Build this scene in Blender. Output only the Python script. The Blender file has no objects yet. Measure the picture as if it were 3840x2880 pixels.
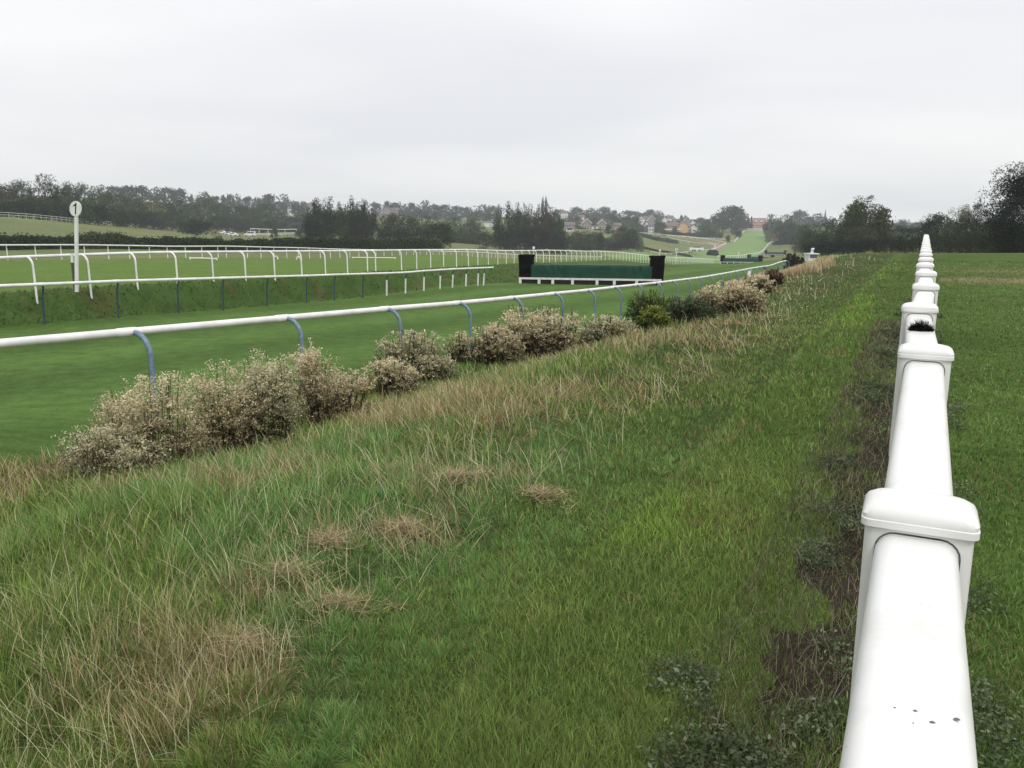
import bpy, math, random
import numpy as np
from mathutils import Vector, Matrix

# ------------------------------------------------------------------ camera, world, sun
SC = bpy.context.scene
COL = SC.collection
F = 2950.0                      # focal length in photograph pixels (3840 wide)
CAMZ = 1.64
PITCH = math.atan(600.0 / F)
cam_d = bpy.data.cameras.new('camera')
cam_d.sensor_width = 36.0
cam_d.lens = 36.0 * F / 3840.0
cam_d.clip_start = 0.05
cam_d.clip_end = 6000.0
cam = bpy.data.objects.new('camera', cam_d)
COL.objects.link(cam)
cam.location = (0, 0, CAMZ)
cam.rotation_euler = (math.pi / 2 - PITCH, 0, 0)
SC.camera = cam

W = bpy.data.worlds.new('World')
SC.world = W
W.use_nodes = True
SUN_EL, SUN_ROT = math.radians(52), math.radians(200)

def build_world():
    nt = W.node_tree; N = nt.nodes; L = nt.links
    N.clear()
    out = N.new('ShaderNodeOutputWorld')
    sky = N.new('ShaderNodeTexSky'); sky.sky_type = 'NISHITA'; sky.sun_disc = False
    sky.sun_elevation = SUN_EL; sky.sun_rotation = SUN_ROT
    tc = N.new('ShaderNodeTexCoord')
    sep = N.new('ShaderNodeSeparateXYZ'); L.new(tc.outputs['Generated'], sep.inputs[0])
    # direction projected on a cloud layer
    mz = N.new('ShaderNodeMath'); mz.operation = 'MAXIMUM'; mz.inputs[1].default_value = 0.0
    L.new(sep.outputs[2], mz.inputs[0])
    az = N.new('ShaderNodeMath'); az.operation = 'ADD'; az.inputs[1].default_value = 0.16
    L.new(mz.outputs[0], az.inputs[0])
    dx = N.new('ShaderNodeMath'); dx.operation = 'DIVIDE'; L.new(sep.outputs[0], dx.inputs[0]); L.new(az.outputs[0], dx.inputs[1])
    dy = N.new('ShaderNodeMath'); dy.operation = 'DIVIDE'; L.new(sep.outputs[1], dy.inputs[0]); L.new(az.outputs[0], dy.inputs[1])
    cmb = N.new('ShaderNodeCombineXYZ'); L.new(dx.outputs[0], cmb.inputs[0]); L.new(dy.outputs[0], cmb.inputs[1])
    mp = N.new('ShaderNodeMapping'); mp.inputs['Location'].default_value = (1.2, -0.35, 0.0)
    mp.inputs['Scale'].default_value = (0.42, 0.60, 1.0)
    L.new(cmb.outputs[0], mp.inputs['Vector'])
    n1 = N.new('ShaderNodeTexNoise'); n1.inputs['Scale'].default_value = 0.9; n1.inputs['Detail'].default_value = 4.5
    n1.inputs['Roughness'].default_value = 0.45; n1.inputs['Distortion'].default_value = 0.35
    L.new(mp.outputs[0], n1.inputs['Vector'])
    r = N.new('ShaderNodeValToRGB')
    r.color_ramp.elements[0].position = 0.34; r.color_ramp.elements[0].color = (0.635, 0.635, 0.66, 1)
    r.color_ramp.elements[1].position = 0.62; r.color_ramp.elements[1].color = (0.79, 0.785, 0.775, 1)
    L.new(n1.outputs['Fac'], r.inputs[0])
    # overcast skies brighten towards the zenith
    g = N.new('ShaderNodeMath'); g.operation = 'MULTIPLY_ADD'; g.inputs[1].default_value = 0.55; g.inputs[2].default_value = 0.95
    L.new(mz.outputs[0], g.inputs[0])
    vm = N.new('ShaderNodeVectorMath'); vm.operation = 'SCALE'; L.new(r.outputs[0], vm.inputs[0]); L.new(g.outputs[0], vm.inputs['Scale'])
    b1 = N.new('ShaderNodeBackground'); b1.inputs['Strength'].default_value = 0.93; L.new(vm.outputs[0], b1.inputs['Color'])
    b2 = N.new('ShaderNodeBackground'); b2.inputs['Strength'].default_value = 0.006; L.new(sky.outputs[0], b2.inputs['Color'])
    add = N.new('ShaderNodeAddShader'); L.new(b1.outputs[0], add.inputs[0]); L.new(b2.outputs[0], add.inputs[1])
    L.new(add.outputs[0], out.inputs['Surface'])
build_world()

sun_d = bpy.data.lights.new('sun', 'SUN')
sun_d.energy = 1.25
sun_d.angle = math.radians(25)
sun_d.color = (1.0, 0.97, 0.93)
sun = bpy.data.objects.new('sun', sun_d)
COL.objects.link(sun)
sun.rotation_euler = (math.pi / 2 - SUN_EL, 0, math.radians(20))
SC.view_settings.view_transform = 'Standard'
SC.view_settings.look = 'None'
SC.view_settings.gamma = 1.0
SC.view_settings.exposure = 0.4
SC.render.engine = 'CYCLES'
SC.cycles.use_denoising = True
SC.cycles.max_bounces = 6
SC.cycles.volume_bounces = 1
SC.cycles.transparent_max_bounces = 8

rng = np.random.default_rng(7)
random.seed(7)

# ------------------------------------------------------------------ geometry of the view -> places in the world
SP, CP = math.sin(PITCH), math.cos(PITCH)
def at(px, py, Y):
    """World point seen at photograph pixel px, py that stands Y metres ahead."""
    a = (px - 1920.0) / F; b = (1440.0 - py) / F
    ry = CP + b * SP; rz = -SP + b * CP
    t = Y / ry
    return np.array((a * t, Y, CAMZ + rz * t))
def proj(X, Y, Z):
    d = Y * CP - (Z - CAMZ) * SP
    d = np.maximum(d, 1e-3)
    up = Y * SP + (Z - CAMZ) * CP
    return 1920 + F * X / d, 1440 - F * up / d

# ------------------------------------------------------------------ helpers
def tag(o, label=None, cat=None, group=None, kind=None):
    if label: o['label'] = label
    if cat: o['category'] = cat
    if group: o['group'] = group
    if kind: o['kind'] = kind
    return o
def empty(name, loc=(0, 0, 0), rz=0.0):
    o = bpy.data.objects.new(name, None)
    COL.objects.link(o)
    o.location = [float(c) for c in loc]; o.rotation_euler = (0, 0, rz)
    o.empty_display_size = 0.1
    return o
def link(name, me, parent=None):
    o = bpy.data.objects.new(name, me)
    COL.objects.link(o)
    if parent is not None: o.parent = parent
    return o
def mesh_np(name, verts, faces, mats=None, cols=None, smooth=False, midx=None):
    """faces: list of int arrays (n,k)"""
    me = bpy.data.meshes.new(name)
    verts = np.asarray(verts, dtype=np.float32)
    me.vertices.add(len(verts)); me.vertices.foreach_set('co', verts.ravel())
    loops = np.concatenate([f.ravel() for f in faces]).astype(np.int32)
    counts = np.concatenate([np.full(len(f), f.shape[1], dtype=np.int32) for f in faces])
    starts = np.concatenate(([0], np.cumsum(counts)[:-1])).astype(np.int32)
    me.loops.add(len(loops)); me.loops.foreach_set('vertex_index', loops)
    me.polygons.add(len(counts)); me.polygons.foreach_set('loop_start', starts); me.polygons.foreach_set('loop_total', counts)
    if smooth: me.polygons.foreach_set('use_smooth', np.ones(len(counts), dtype=bool))
    if midx is not None: me.polygons.foreach_set('material_index', np.asarray(midx, dtype=np.int32))
    me.update(calc_edges=True)
    if cols is not None:
        c = np.ones((len(verts), 4), dtype=np.float32); c[:, :3] = cols
        at_ = me.color_attributes.new('tint', 'FLOAT_COLOR', 'POINT')
        at_.data.foreach_set('color', c.ravel())
    for m in (mats or []): me.materials.append(m)
    return me

class MB:
    """collects boxes, tubes and prisms and links them as one mesh"""
    def __init__(s): s.v = []; s.f = []
    def add(s, vs, fs):
        b = len(s.v); s.v += [tuple(float(c) for c in p) for p in vs]
        s.f += [tuple(i + b for i in f) for f in fs]
        return s
    def box(s, x0, x1, y0, y1, z0, z1, bev=0.0):
        if bev <= 0:
            vs = [(x, y, z) for x in (x0, x1) for y in (y0, y1) for z in (z0, z1)]
            return s.add(vs, [(0, 1, 3, 2), (4, 6, 7, 5), (0, 4, 5, 1), (2, 3, 7, 6), (0, 2, 6, 4), (1, 5, 7, 3)])
        b = bev; vs = []; fs = []
        # chamfered box: three levels of rings
        def ring(z, i):
            return [(x0 + i + (b if i < b else 0), y0 + i, z), (x1 - i - (b if i < b else 0), y0 + i, z), (x1 - i, y0 + i + (b if i < b else 0), z), (x1 - i, y1 - i - (b if i < b else 0), z),
                    (x1 - i - (b if i < b else 0), y1 - i, z), (x0 + i + (b if i < b else 0), y1 - i, z), (x0 + i, y1 - i - (b if i < b else 0), z), (x0 + i, y0 + i + (b if i < b else 0), z)]
        for z, i in ((z0, 0), (z1 - b, 0), (z1 - b * .3, b * .3), (z1, b * 1.0001)): vs += ring(z, i)
        n = 8
        for k in range(3):
            for j in range(n): fs.append((k * n + j, k * n + (j + 1) % n, (k + 1) * n + (j + 1) % n, (k + 1) * n + j))
        fs.append(tuple(range(3 * n, 4 * n))); fs.append(tuple(reversed(range(0, n))))
        return s.add(vs, fs)
    def tube(s, pts, r, n=10, closed_ends=True):
        P = [Vector([float(c) for c in p]) for p in pts]
        rs = r if hasattr(r, '__len__') else [r] * len(P)
        vs = []; fs = []; prev = None
        for i, p in enumerate(P):
            t = (P[min(i + 1, len(P) - 1)] - P[max(i - 1, 0)])
            if t.length < 1e-9: t = Vector((0, 0, 1))
            t.normalize()
            if prev is None:
                a = Vector((0, 0, 1)) if abs(t.z) < .9 else Vector((1, 0, 0))
                u = t.cross(a).normalized()
            else:
                u = (prev - t * prev.dot(t)).normalized()
            prev = u
            w = t.cross(u)
            for k in range(n):
                an = 2 * math.pi * k / n
                vs.append(p + (u * math.cos(an) + w * math.sin(an)) * rs[i])
        for i in range(len(P) - 1):
            for k in range(n):
                fs.append((i * n + k, i * n + (k + 1) % n, (i + 1) * n + (k + 1) % n, (i + 1) * n + k))
        if closed_ends:
            fs.append(tuple(reversed(range(n)))); fs.append(tuple(range((len(P) - 1) * n, len(P) * n)))
        return s.add(vs, fs)
    def prism(s, prof, axis_pts):
        """extrude a closed profile (list of (a,b)) between frames axis_pts=[(origin, A, B)...]"""
        vs = []; fs = []; n = len(prof)
        for o, A, B in axis_pts:
            for a, b in prof: vs.append(Vector(o) + Vector(A) * a + Vector(B) * b)
        for i in range(len(axis_pts) - 1):
            for k in range(n): fs.append((i * n + k, i * n + (k + 1) % n, (i + 1) * n + (k + 1) % n, (i + 1) * n + k))
        fs.append(tuple(reversed(range(n)))); fs.append(tuple(range((len(axis_pts) - 1) * n, len(axis_pts) * n)))
        return s.add(vs, fs)
    def build(s, name, mat, parent=None, smooth=False):
        me = bpy.data.meshes.new(name)
        me.from_pydata(s.v, [], s.f)
        me.materials.append(mat)
        if smooth:
            me.polygons.foreach_set('use_smooth', [True] * len(me.polygons))
            try: me.set_sharp_from_angle(angle=math.radians(40))
            except Exception: pass
        me.update()
        return link(name, me, parent)

# ------------------------------------------------------------------ value noise
_perm = rng.random((256, 256))
def vnoise(x, y):
    xi = np.floor(x).astype(int); yi = np.floor(y).astype(int)
    fx = x - xi; fy = y - yi
    fx = fx * fx * (3 - 2 * fx); fy = fy * fy * (3 - 2 * fy)
    a = _perm[xi & 255, yi & 255]; b = _perm[(xi + 1) & 255, yi & 255]
    c = _perm[xi & 255, (yi + 1) & 255]; d = _perm[(xi + 1) & 255, (yi + 1) & 255]
    return (a * (1 - fx) + b * fx) * (1 - fy) + (c * (1 - fx) + d * fx) * fy
def fbm(x, y, o=4):
    s = 0; a = .5; t = 0
    for i in range(o):
        s = s + a * vnoise(x * 2 ** i + 17.3 * i, y * 2 ** i + 5.1 * i); t += a; a *= .5
    return s / t
def sstep(x): x = np.clip(x, 0, 1); return x * x * (3 - 2 * x)

# ------------------------------------------------------------------ materials
def nodes(name):
    m = bpy.data.materials.new(name); m.use_nodes = True
    nt = m.node_tree
    return m, nt, nt.nodes, nt.links, nt.nodes['Principled BSDF']
def mat_plain(name, col, rough=.6, spec=.3, noise=0.0, nscale=8.0, bump=0.0, col2=None, dirt=0.0):
    m, nt, N, L, B = nodes(name)
    B.inputs['Roughness'].default_value = rough
    B.inputs['Specular IOR Level'].default_value = spec
    B.inputs['Base Color'].default_value = (*col, 1)
    tc = N.new('ShaderNodeTexCoord')
    if noise or col2:
        n = N.new('ShaderNodeTexNoise'); n.inputs['Scale'].default_value = nscale; n.inputs['Detail'].default_value = 6
        L.new(tc.outputs['Object'], n.inputs['Vector'])
        r = N.new('ShaderNodeValToRGB')
        c2 = col2 or tuple(max(0, c * (1 - noise)) for c in col)
        r.color_ramp.elements[0].color = (*c2, 1); r.color_ramp.elements[1].color = (*col, 1)
        r.color_ramp.elements[0].position = .36; r.color_ramp.elements[1].position = .6
        L.new(n.outputs['Fac'], r.inputs[0]); L.new(r.outputs[0], B.inputs['Base Color'])
        if bump:
            b = N.new('ShaderNodeBump'); b.inputs['Strength'].default_value = bump; b.inputs['Distance'].default_value = .01
            L.new(n.outputs['Fac'], b.inputs['Height']); L.new(b.outputs[0], B.inputs['Normal'])
    return m
def mat_white_paint(name='white_plastic', base=(.80, .80, .79), speck=True):
    m, nt, N, L, B = nodes(name)
    B.inputs['Roughness'].default_value = .38; B.inputs['Specular IOR Level'].default_value = .35
    tc = N.new('ShaderNodeTexCoord')
    n = N.new('ShaderNodeTexNoise'); n.inputs['Scale'].default_value = 3.0; n.inputs['Detail'].default_value = 8; n.inputs['Roughness'].default_value = .65
    L.new(tc.outputs['Object'], n.inputs['Vector'])
    r = N.new('ShaderNodeValToRGB')
    r.color_ramp.elements[0].position = .28; r.color_ramp.elements[0].color = (base[0] * .78, base[1] * .79, base[2] * .76, 1)
    r.color_ramp.elements[1].position = .5; r.color_ramp.elements[1].color = (*base, 1)
    L.new(n.outputs['Fac'], r.inputs[0])
    last = r.outputs[0]
    if speck:
        for sc, th0, th1, colr, stretch in ((60, .765, .79, (.35, .33, .31), (1, 1, 1)), (90, .75, .78, (.50, .48, .46), (1, .3, 1))):
            mp = N.new('ShaderNodeMapping'); mp.inputs['Scale'].default_value = stretch
            L.new(tc.outputs['Object'], mp.inputs['Vector'])
            v = N.new('ShaderNodeTexNoise'); v.inputs['Scale'].default_value = sc; v.inputs['Detail'].default_value = 2
            L.new(mp.outputs[0], v.inputs['Vector'])
            r2 = N.new('ShaderNodeValToRGB'); r2.color_ramp.elements[0].position = th0; r2.color_ramp.elements[1].position = th1
            L.new(v.outputs['Fac'], r2.inputs[0])
            mx = N.new('ShaderNodeMix'); mx.data_type = 'RGBA'; L.new(r2.outputs[0], mx.inputs[0]); L.new(last, mx.inputs[6]); mx.inputs[7].default_value = (*colr, 1)
            last = mx.outputs[2]
    L.new(last, B.inputs['Base Color'])
    return m
def mat_tint(name, rough=.7, transl=0.0, bright=1.0, var=0.0, spec=.15, nscale=0.0, namp=.3, bump=0.0):
    """albedo from the mesh's tint attribute; optional translucency (thin leaves), per-object variation, noise"""
    m, nt, N, L, B = nodes(name)
    B.inputs['Roughness'].default_value = rough; B.inputs['Specular IOR Level'].default_value = spec
    a = N.new('ShaderNodeAttribute'); a.attribute_name = 'tint'
    last = a.outputs['Color']
    if nscale:
        tc = N.new('ShaderNodeTexCoord')
        facs = []
        for sc in (nscale, nscale * 7.3):
            n = N.new('ShaderNodeTexNoise'); n.inputs['Scale'].default_value = sc; n.inputs['Detail'].default_value = 7; n.inputs['Roughness'].default_value = .6
            L.new(tc.outputs['Object'], n.inputs['Vector']); facs.append(n)
        mr = N.new('ShaderNodeMath'); mr.operation = 'ADD'; L.new(facs[0].outputs['Fac'], mr.inputs[0]); L.new(facs[1].outputs['Fac'], mr.inputs[1])
        mm = N.new('ShaderNodeMapRange'); mm.inputs[1].default_value = .7; mm.inputs[2].default_value = 1.3
        mm.inputs[3].default_value = 1 - namp; mm.inputs[4].default_value = 1 + namp
        L.new(mr.outputs[0], mm.inputs[0])
        sc_ = N.new('ShaderNodeVectorMath'); sc_.operation = 'SCALE'; L.new(last, sc_.inputs[0]); L.new(mm.outputs[0], sc_.inputs['Scale'])
        last = sc_.outputs[0]
        if bump:
            b = N.new('ShaderNodeBump'); b.inputs['Strength'].default_value = bump; b.inputs['Distance'].default_value = .03
            L.new(facs[1].outputs['Fac'], b.inputs['Height']); L.new(b.outputs[0], B.inputs['Normal'])
    if var:
        oi = N.new('ShaderNodeObjectInfo')
        mm = N.new('ShaderNodeMapRange'); mm.inputs[3].default_value = 1 - var; mm.inputs[4].default_value = 1 + var
        L.new(oi.outputs['Random'], mm.inputs[0])
        sc_ = N.new('ShaderNodeVectorMath'); sc_.operation = 'SCALE'; L.new(last, sc_.inputs[0]); L.new(mm.outputs[0], sc_.inputs['Scale'])
        last = sc_.outputs[0]
    L.new(last, B.inputs['Base Color'])
    if transl:
        tr = N.new('ShaderNodeBsdfTranslucent'); L.new(last, tr.inputs['Color'])
        mx = N.new('ShaderNodeMixShader'); mx.inputs[0].default_value = transl
        L.new(B.outputs[0], mx.inputs[1]); L.new(tr.outputs[0], mx.inputs[2])
        L.new(mx.outputs[0], nt.nodes['Material Output'].inputs['Surface'])
    return m

M = {}
M['white'] = mat_white_paint(base=(.70, .70, .69))
M['rail'] = mat_plain('painted_rail', (.78, .775, .76), .42, .35, noise=.16, nscale=2.5)
M['rail_far'] = mat_plain('far_rail_paint', (.74, .75, .70), .5, .3)
M['blue'] = mat_plain('weathered_blue_steel', (.17, .24, .32), .45, .4, nscale=30, col2=(.10, .15, .21))
M['dkblue'] = mat_plain('dark_blue_steel', (.045, .075, .11), .5, .35, nscale=30, col2=(.03, .045, .07))
M['gap'] = mat_plain('grey_gap_shade', (.13, .125, .12), .9, .05, nscale=14, col2=(.03, .03, .03))  # dark grey standing in for shadow in the gap round each rail
M['speck'] = mat_plain('dried_dirt', (.16, .14, .13), .9, .05)
M['birch'] = mat_plain('black_birch', (.002, .002, .002), .95, .01, nscale=12, col2=(.004, .003, .003), bump=.8)
M['tarp'] = mat_plain('green_tarpaulin', (.003, .046, .025), .5, .22, nscale=1.7, col2=(.002, .034, .019), bump=.2)
M['tarp_far'] = mat_plain('dark_green_tarpaulin', (.008, .045, .035), .6, .2)
M['board'] = mat_plain('white_board', (.74, .70, .70), .6, .2, noise=.2, nscale=6)
M['oldwood'] = mat_plain('grey_wood', (.10, .10, .095), .85, .1, noise=.4, nscale=20)
M['sign'] = mat_plain('white_sign_paint', (.70, .72, .68), .5, .3, noise=.1, nscale=5)
M['black'] = mat_plain('black_paint', (.012, .012, .012), .6, .2)
M['bark'] = mat_plain('bark', (.07, .055, .04), .9, .1, noise=.4, nscale=6)
M['palebark'] = mat_plain('pale_bark', (.22, .2, .16), .9, .1, noise=.4, nscale=6)
M['leaf'] = mat_tint('tree_foliage', .6, .25, var=.22)
M['leafshrub'] = mat_tint('shrub_foliage', .7, .3)
M['blade'] = mat_tint('grass_blades', .55, .3, spec=.25)
M['soil'] = mat_tint('soil_and_turf', .95, 0, nscale=1.3, namp=.35, bump=.5, spec=.05)
M['turf'] = mat_tint('short_turf', .95, 0, nscale=2.6, namp=.38, bump=1.0, spec=.05)
M['glass'] = mat_plain('dark_glass', (.03, .035, .04), .15, .5)

# ------------------------------------------------------------------ terrain
A_F = math.atan((3474 - 1920) / (F * CP + 600 * SP))     # direction of the near fence, clockwise from +Y
SA, CA = math.sin(A_F), math.cos(A_F)
C1 = (3300 - 1920) / 3010.0; C2 = 27770 / 3010.0          # plan line of the blue-legged rail
def Yrail1(px): return 27770.0 / (3300.0 - px)
def YrailW(px):
    y = 75500.0 / (3000.0 - px)
    return y if y < 154 else 154 + (y - 154) * .65
def YrailF(px): return 193000.0 / (3000.0 - px)
common = [(2780, 990, 205), (2672, 988, 203), (2850, 978, 313), (2906, 958, 388), (2960, 958, 380), (2745, 972, 340), (2823, 960, 395),
    (2869, 937, 480), (2900, 915, 560), (2892, 907, 600), (2872, 880, 650), (2832, 868, 700), (2795, 868, 700), (2872, 868, 700), (2832, 864, 760),
    (2752, 913, 540), (2775, 884, 630), (2730, 907, 560), (2480, 959, 400), (2571, 955, 420), (2640, 944, 450), (2686, 938, 480), (2718, 920, 510),
    (2713, 915, 540), (2680, 907, 570), (2640, 901, 590), (2600, 896, 600), (2480, 882, 600), (2560, 930, 440), (2500, 925, 430), (2450, 900, 500),
    (2420, 890, 510), (2400, 945, 360), (2250, 938, 345), (2100, 938, 310), (1950, 937, 300), (1750, 917, 320), (1700, 931, 215),
    (2100, 870, 480), (2300, 868, 560), (2450, 869, 650), (2600, 881, 640), (2700, 878, 660), (2140, 858, 500), (2240, 862, 540),
    (2200, 828, 900), (2450, 826, 950), (2650, 828, 950), (1500, 815, 850), (1800, 822, 850), (1100, 805, 800), (900, 790, 760), (700, 775, 700),
    (500, 750, 620), (300, 745, 560), (0, 740, 520), (-800, 735, 520), (2830, 850, 950), (3100, 848, 900), (3500, 856, 800), (4200, 856, 700),
    (0, 815, 200), (-900, 805, 200), (320, 838, 260), (640, 862, 350), (900, 884, 375), (1100, 884, 360), (640, 905, 190), (1100, 905, 220),
    (0, 938, 110), (-900, 935, 110), (640, 936, 128), (1300, 937, 150), (1600, 937, 165), (0, 868, 150), (1250, 905, 250), (1400, 903, 262), (1500, 921, 230),
    (2960, 915, 500), (3010, 922, 460), (3010, 950, 280), (3000, 968, 160), (3100, 962, 130), (3400, 960, 115), (3840, 955, 105), (4500, 945, 100), (3400, 880, 350),
    (3840, 865, 350), (2000, 815, 1500), (0, 735, 1500), (3800, 846, 1500), (-900, 720, 1500), (4400, 848, 1500)]
low_only = [(495, 1593, 9.9), (-300, 1680, 7.7), (1054, 1440, 12.4), (1710, 1338, 17.5), (2225, 1228, 25.8), (2480, 1158, 33.9), (2819, 1067, 57.7), (2952, 1021, 79.8),
    (163, 1217, 24.9), (443, 1194, 27.5), (840, 1163, 32.5), (1154, 1137, 38), (1526, 1105, 43.8), (1753, 1074, 50.5), (1961, 1061, 59.4), (2475, 1069, 57.3),
    (2600, 1000, 112), (2500, 1024, 80), (2880, 1003, 112), (3200, 1090, 60), (-1500, 1420, 13), (600, 1380, 15), (3000, 1010, 90), (2700, 992, 150)]
high_only = [(96, 1094, 26), (773, 1054, 33.9), (1200, 1029, 42), (1649, 1004, 55.9), (1900, 990, 68), (2049, 983, 79.4), (2318, 976, 110), (2510, 984, 154),
    (27, 976, 65), (759, 967, 86), (1310, 967, 114), (1830, 967, 165), (2135, 973, 223), (2380, 972, 311), (-900, 985, 50), (-900, 1120, 21), (1100, 990, 70), (300, 1010, 46),
    (2600, 1000, 112), (2400, 985, 160), (2300, 972, 240)]
class RBF:
    def __init__(s, pts, extra=()):
        P = np.array([at(*p) for p in pts] + [np.array(e, float) for e in extra])
        s.c = s.feat(P[:, 0], P[:, 1])
        s.m = P[:, 2].mean()
        K = s.ker(s.c, s.c)
        s.w = np.linalg.solve(K + 1e-4 * np.eye(len(K)), P[:, 2] - s.m)
    @staticmethod
    def feat(X, Y):
        r = np.maximum(np.hypot(X, Y), 5.0)
        th = np.clip(np.arctan2(X, np.maximum(Y, 1.0)), -1.1, 1.1)
        return np.stack([th * 2.2, np.log(r)], 1)
    @staticmethod
    def ker(a, b):
        d2 = (a[:, None, 0] - b[None, :, 0]) ** 2 + (a[:, None, 1] - b[None, :, 1]) ** 2
        return -np.sqrt(d2 + .01)
    def __call__(s, X, Y):
        f = s.feat(X, Y); out = np.empty(len(X))
        for i in range(0, len(X), 20000): out[i:i + 20000] = s.ker(f[i:i + 20000], s.c) @ s.w
        return out + s.m
R_LO = RBF(common + low_only, [(-5, 5.5, -.86), (-6.5, 7.5, -.9), (-4.2, 3.2, -.82), (0, 5.2, -.95), (4, 4, -1.0), (-9, 5, -.9), (-13, 8, -1.0), (3, 8, -1.05), (-9, 11, -1.1), (6, 10, -1.15)]); R_HI = RBF(common + high_only)
_y2 = np.array([0, 24.9, 27.6, 32.3, 38, 43.3, 48, 53, 120]); _x2 = np.array([-25.5, -14.6, -13.6, -11.55, -9.65, -6.75, -4.2, -1.25, 33.0])
def x2line(Y): return np.interp(Y, _y2, _x2)
def along_v(X, Y): return X * SA + Y * CA, -(X * CA - Y * SA)
def plateau(Y): return -.4 * np.minimum(np.maximum(Y - 38, 0) / 19, 4.2) ** 2
def terrain(X, Y):
    X = np.atleast_1d(np.asarray(X, float)); Y = np.atleast_1d(np.asarray(Y, float))
    Yc = np.maximum(Y, 1.5)
    lo = R_LO(X, Yc); hi = R_HI(X, Yc)
    X2 = x2line(Yc)
    XW = -15.8 + .359 * (Yc - 26)
    foot = X2 - .85 - np.clip((Yc - 40) * .07, 0, 2.0)
    top = np.minimum(XW + .9, foot - .9)
    s = sstep((foot - X) / (foot - top))
    T = lo * (1 - s) + hi * s
    s_, v = along_v(X, Yc)
    X1 = C1 * Yc - C2
    v1 = Yc * SA - X1 * CA
    w = sstep((v / v1 - .33) / .54)
    w = np.maximum(w, sstep((Y - 82) / 40))
    z = plateau(Y) * (1 - w) + T * w
    near = np.clip(1 - np.hypot(X, Y) / 70, 0, 1)
    rough = sstep((v - 1.3) / 1.0) * np.clip(1.05 - w, 0, 1)
    z = z + near * rough * ((vnoise(X * 1.1, Y * 1.1) - .5) * .12 + (vnoise(X * 3.1 + 40, Y * 3.1) - .5) * .05)
    bank = s * (1 - s) * 4 * (Y < 120)
    z = z + bank * ((vnoise(X * 1.3 + 3, Y * 1.3) - .5) * .03 + (vnoise(X * 3.7 + 3, Y * 3.7) - .5) * .0)
    return z
def gz(X, Y): return float(terrain([X], [Y])[0])
def hit(px, py, Y0=1.0, Y1=600.0):
    """first meeting of the view ray with the ground"""
    Ys = np.exp(np.linspace(math.log(Y0), math.log(Y1), 1500))
    a = (px - 1920.0) / F; b = (1440.0 - py) / F
    ry = CP + b * SP; rz = -SP + b * CP
    X = a * Ys / ry; Z = CAMZ + rz * Ys / ry
    d = Z - terrain(X, Ys)
    i = np.argmax(d <= 0)
    return np.array((X[i], Ys[i], terrain(X[i:i + 1], Ys[i:i + 1])[0]))

# land cover colours (albedo)
G_TRACK = np.array((.068, .120, .029)); G_TRACK2 = np.array((.098, .155, .034)); G_FIELD = np.array((.120, .140, .058))
G_ROUGH = np.array((.045, .062, .020)); G_MOWN = np.array((.060, .095, .020)); SOIL = np.array((.030, .027, .020))
TAN = np.array((.30, .22, .12)); G_BANK = np.array((.052, .092, .024))
def poly_in(X, Y, poly):
    inside = np.zeros(len(X), bool); n = len(poly)
    for i in range(n):
        x0, y0 = poly[i]; x1, y1 = poly[(i + 1) % n]
        c = ((y0 > Y) != (y1 > Y)) & (X < (x1 - x0) * (Y - y0) / ((y1 - y0) or 1e-9) + x0)
        inside ^= c
    return inside
def P2(px, py, Y): p = at(px, py, Y); return (p[0], p[1])
far_straight = [P2(*p) for p in ((2672, 988, 206), (2700, 985, 215), (2745, 972, 340), (2823, 960, 395), (2869, 937, 480), (2900, 915, 560), (2892, 907, 600),
    (2874, 868, 705), (2790, 868, 705), (2775, 884, 630), (2752, 913, 540), (2730, 907, 560), (2718, 920, 510), (2686, 938, 480), (2640, 944, 450), (2571, 955, 420), (2480, 959, 400), (2380, 972, 330), (2135, 973, 235))]
def soil_edge(X, Y, s_):
    return .44 * (1 - .60 * sstep((s_ - 3) / 8)) + .75 * (fbm(X * 1.7 + 4, Y * 1.7) - .5) + .12 * (fbm(X * 9, Y * 9, 2) - .5)
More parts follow.
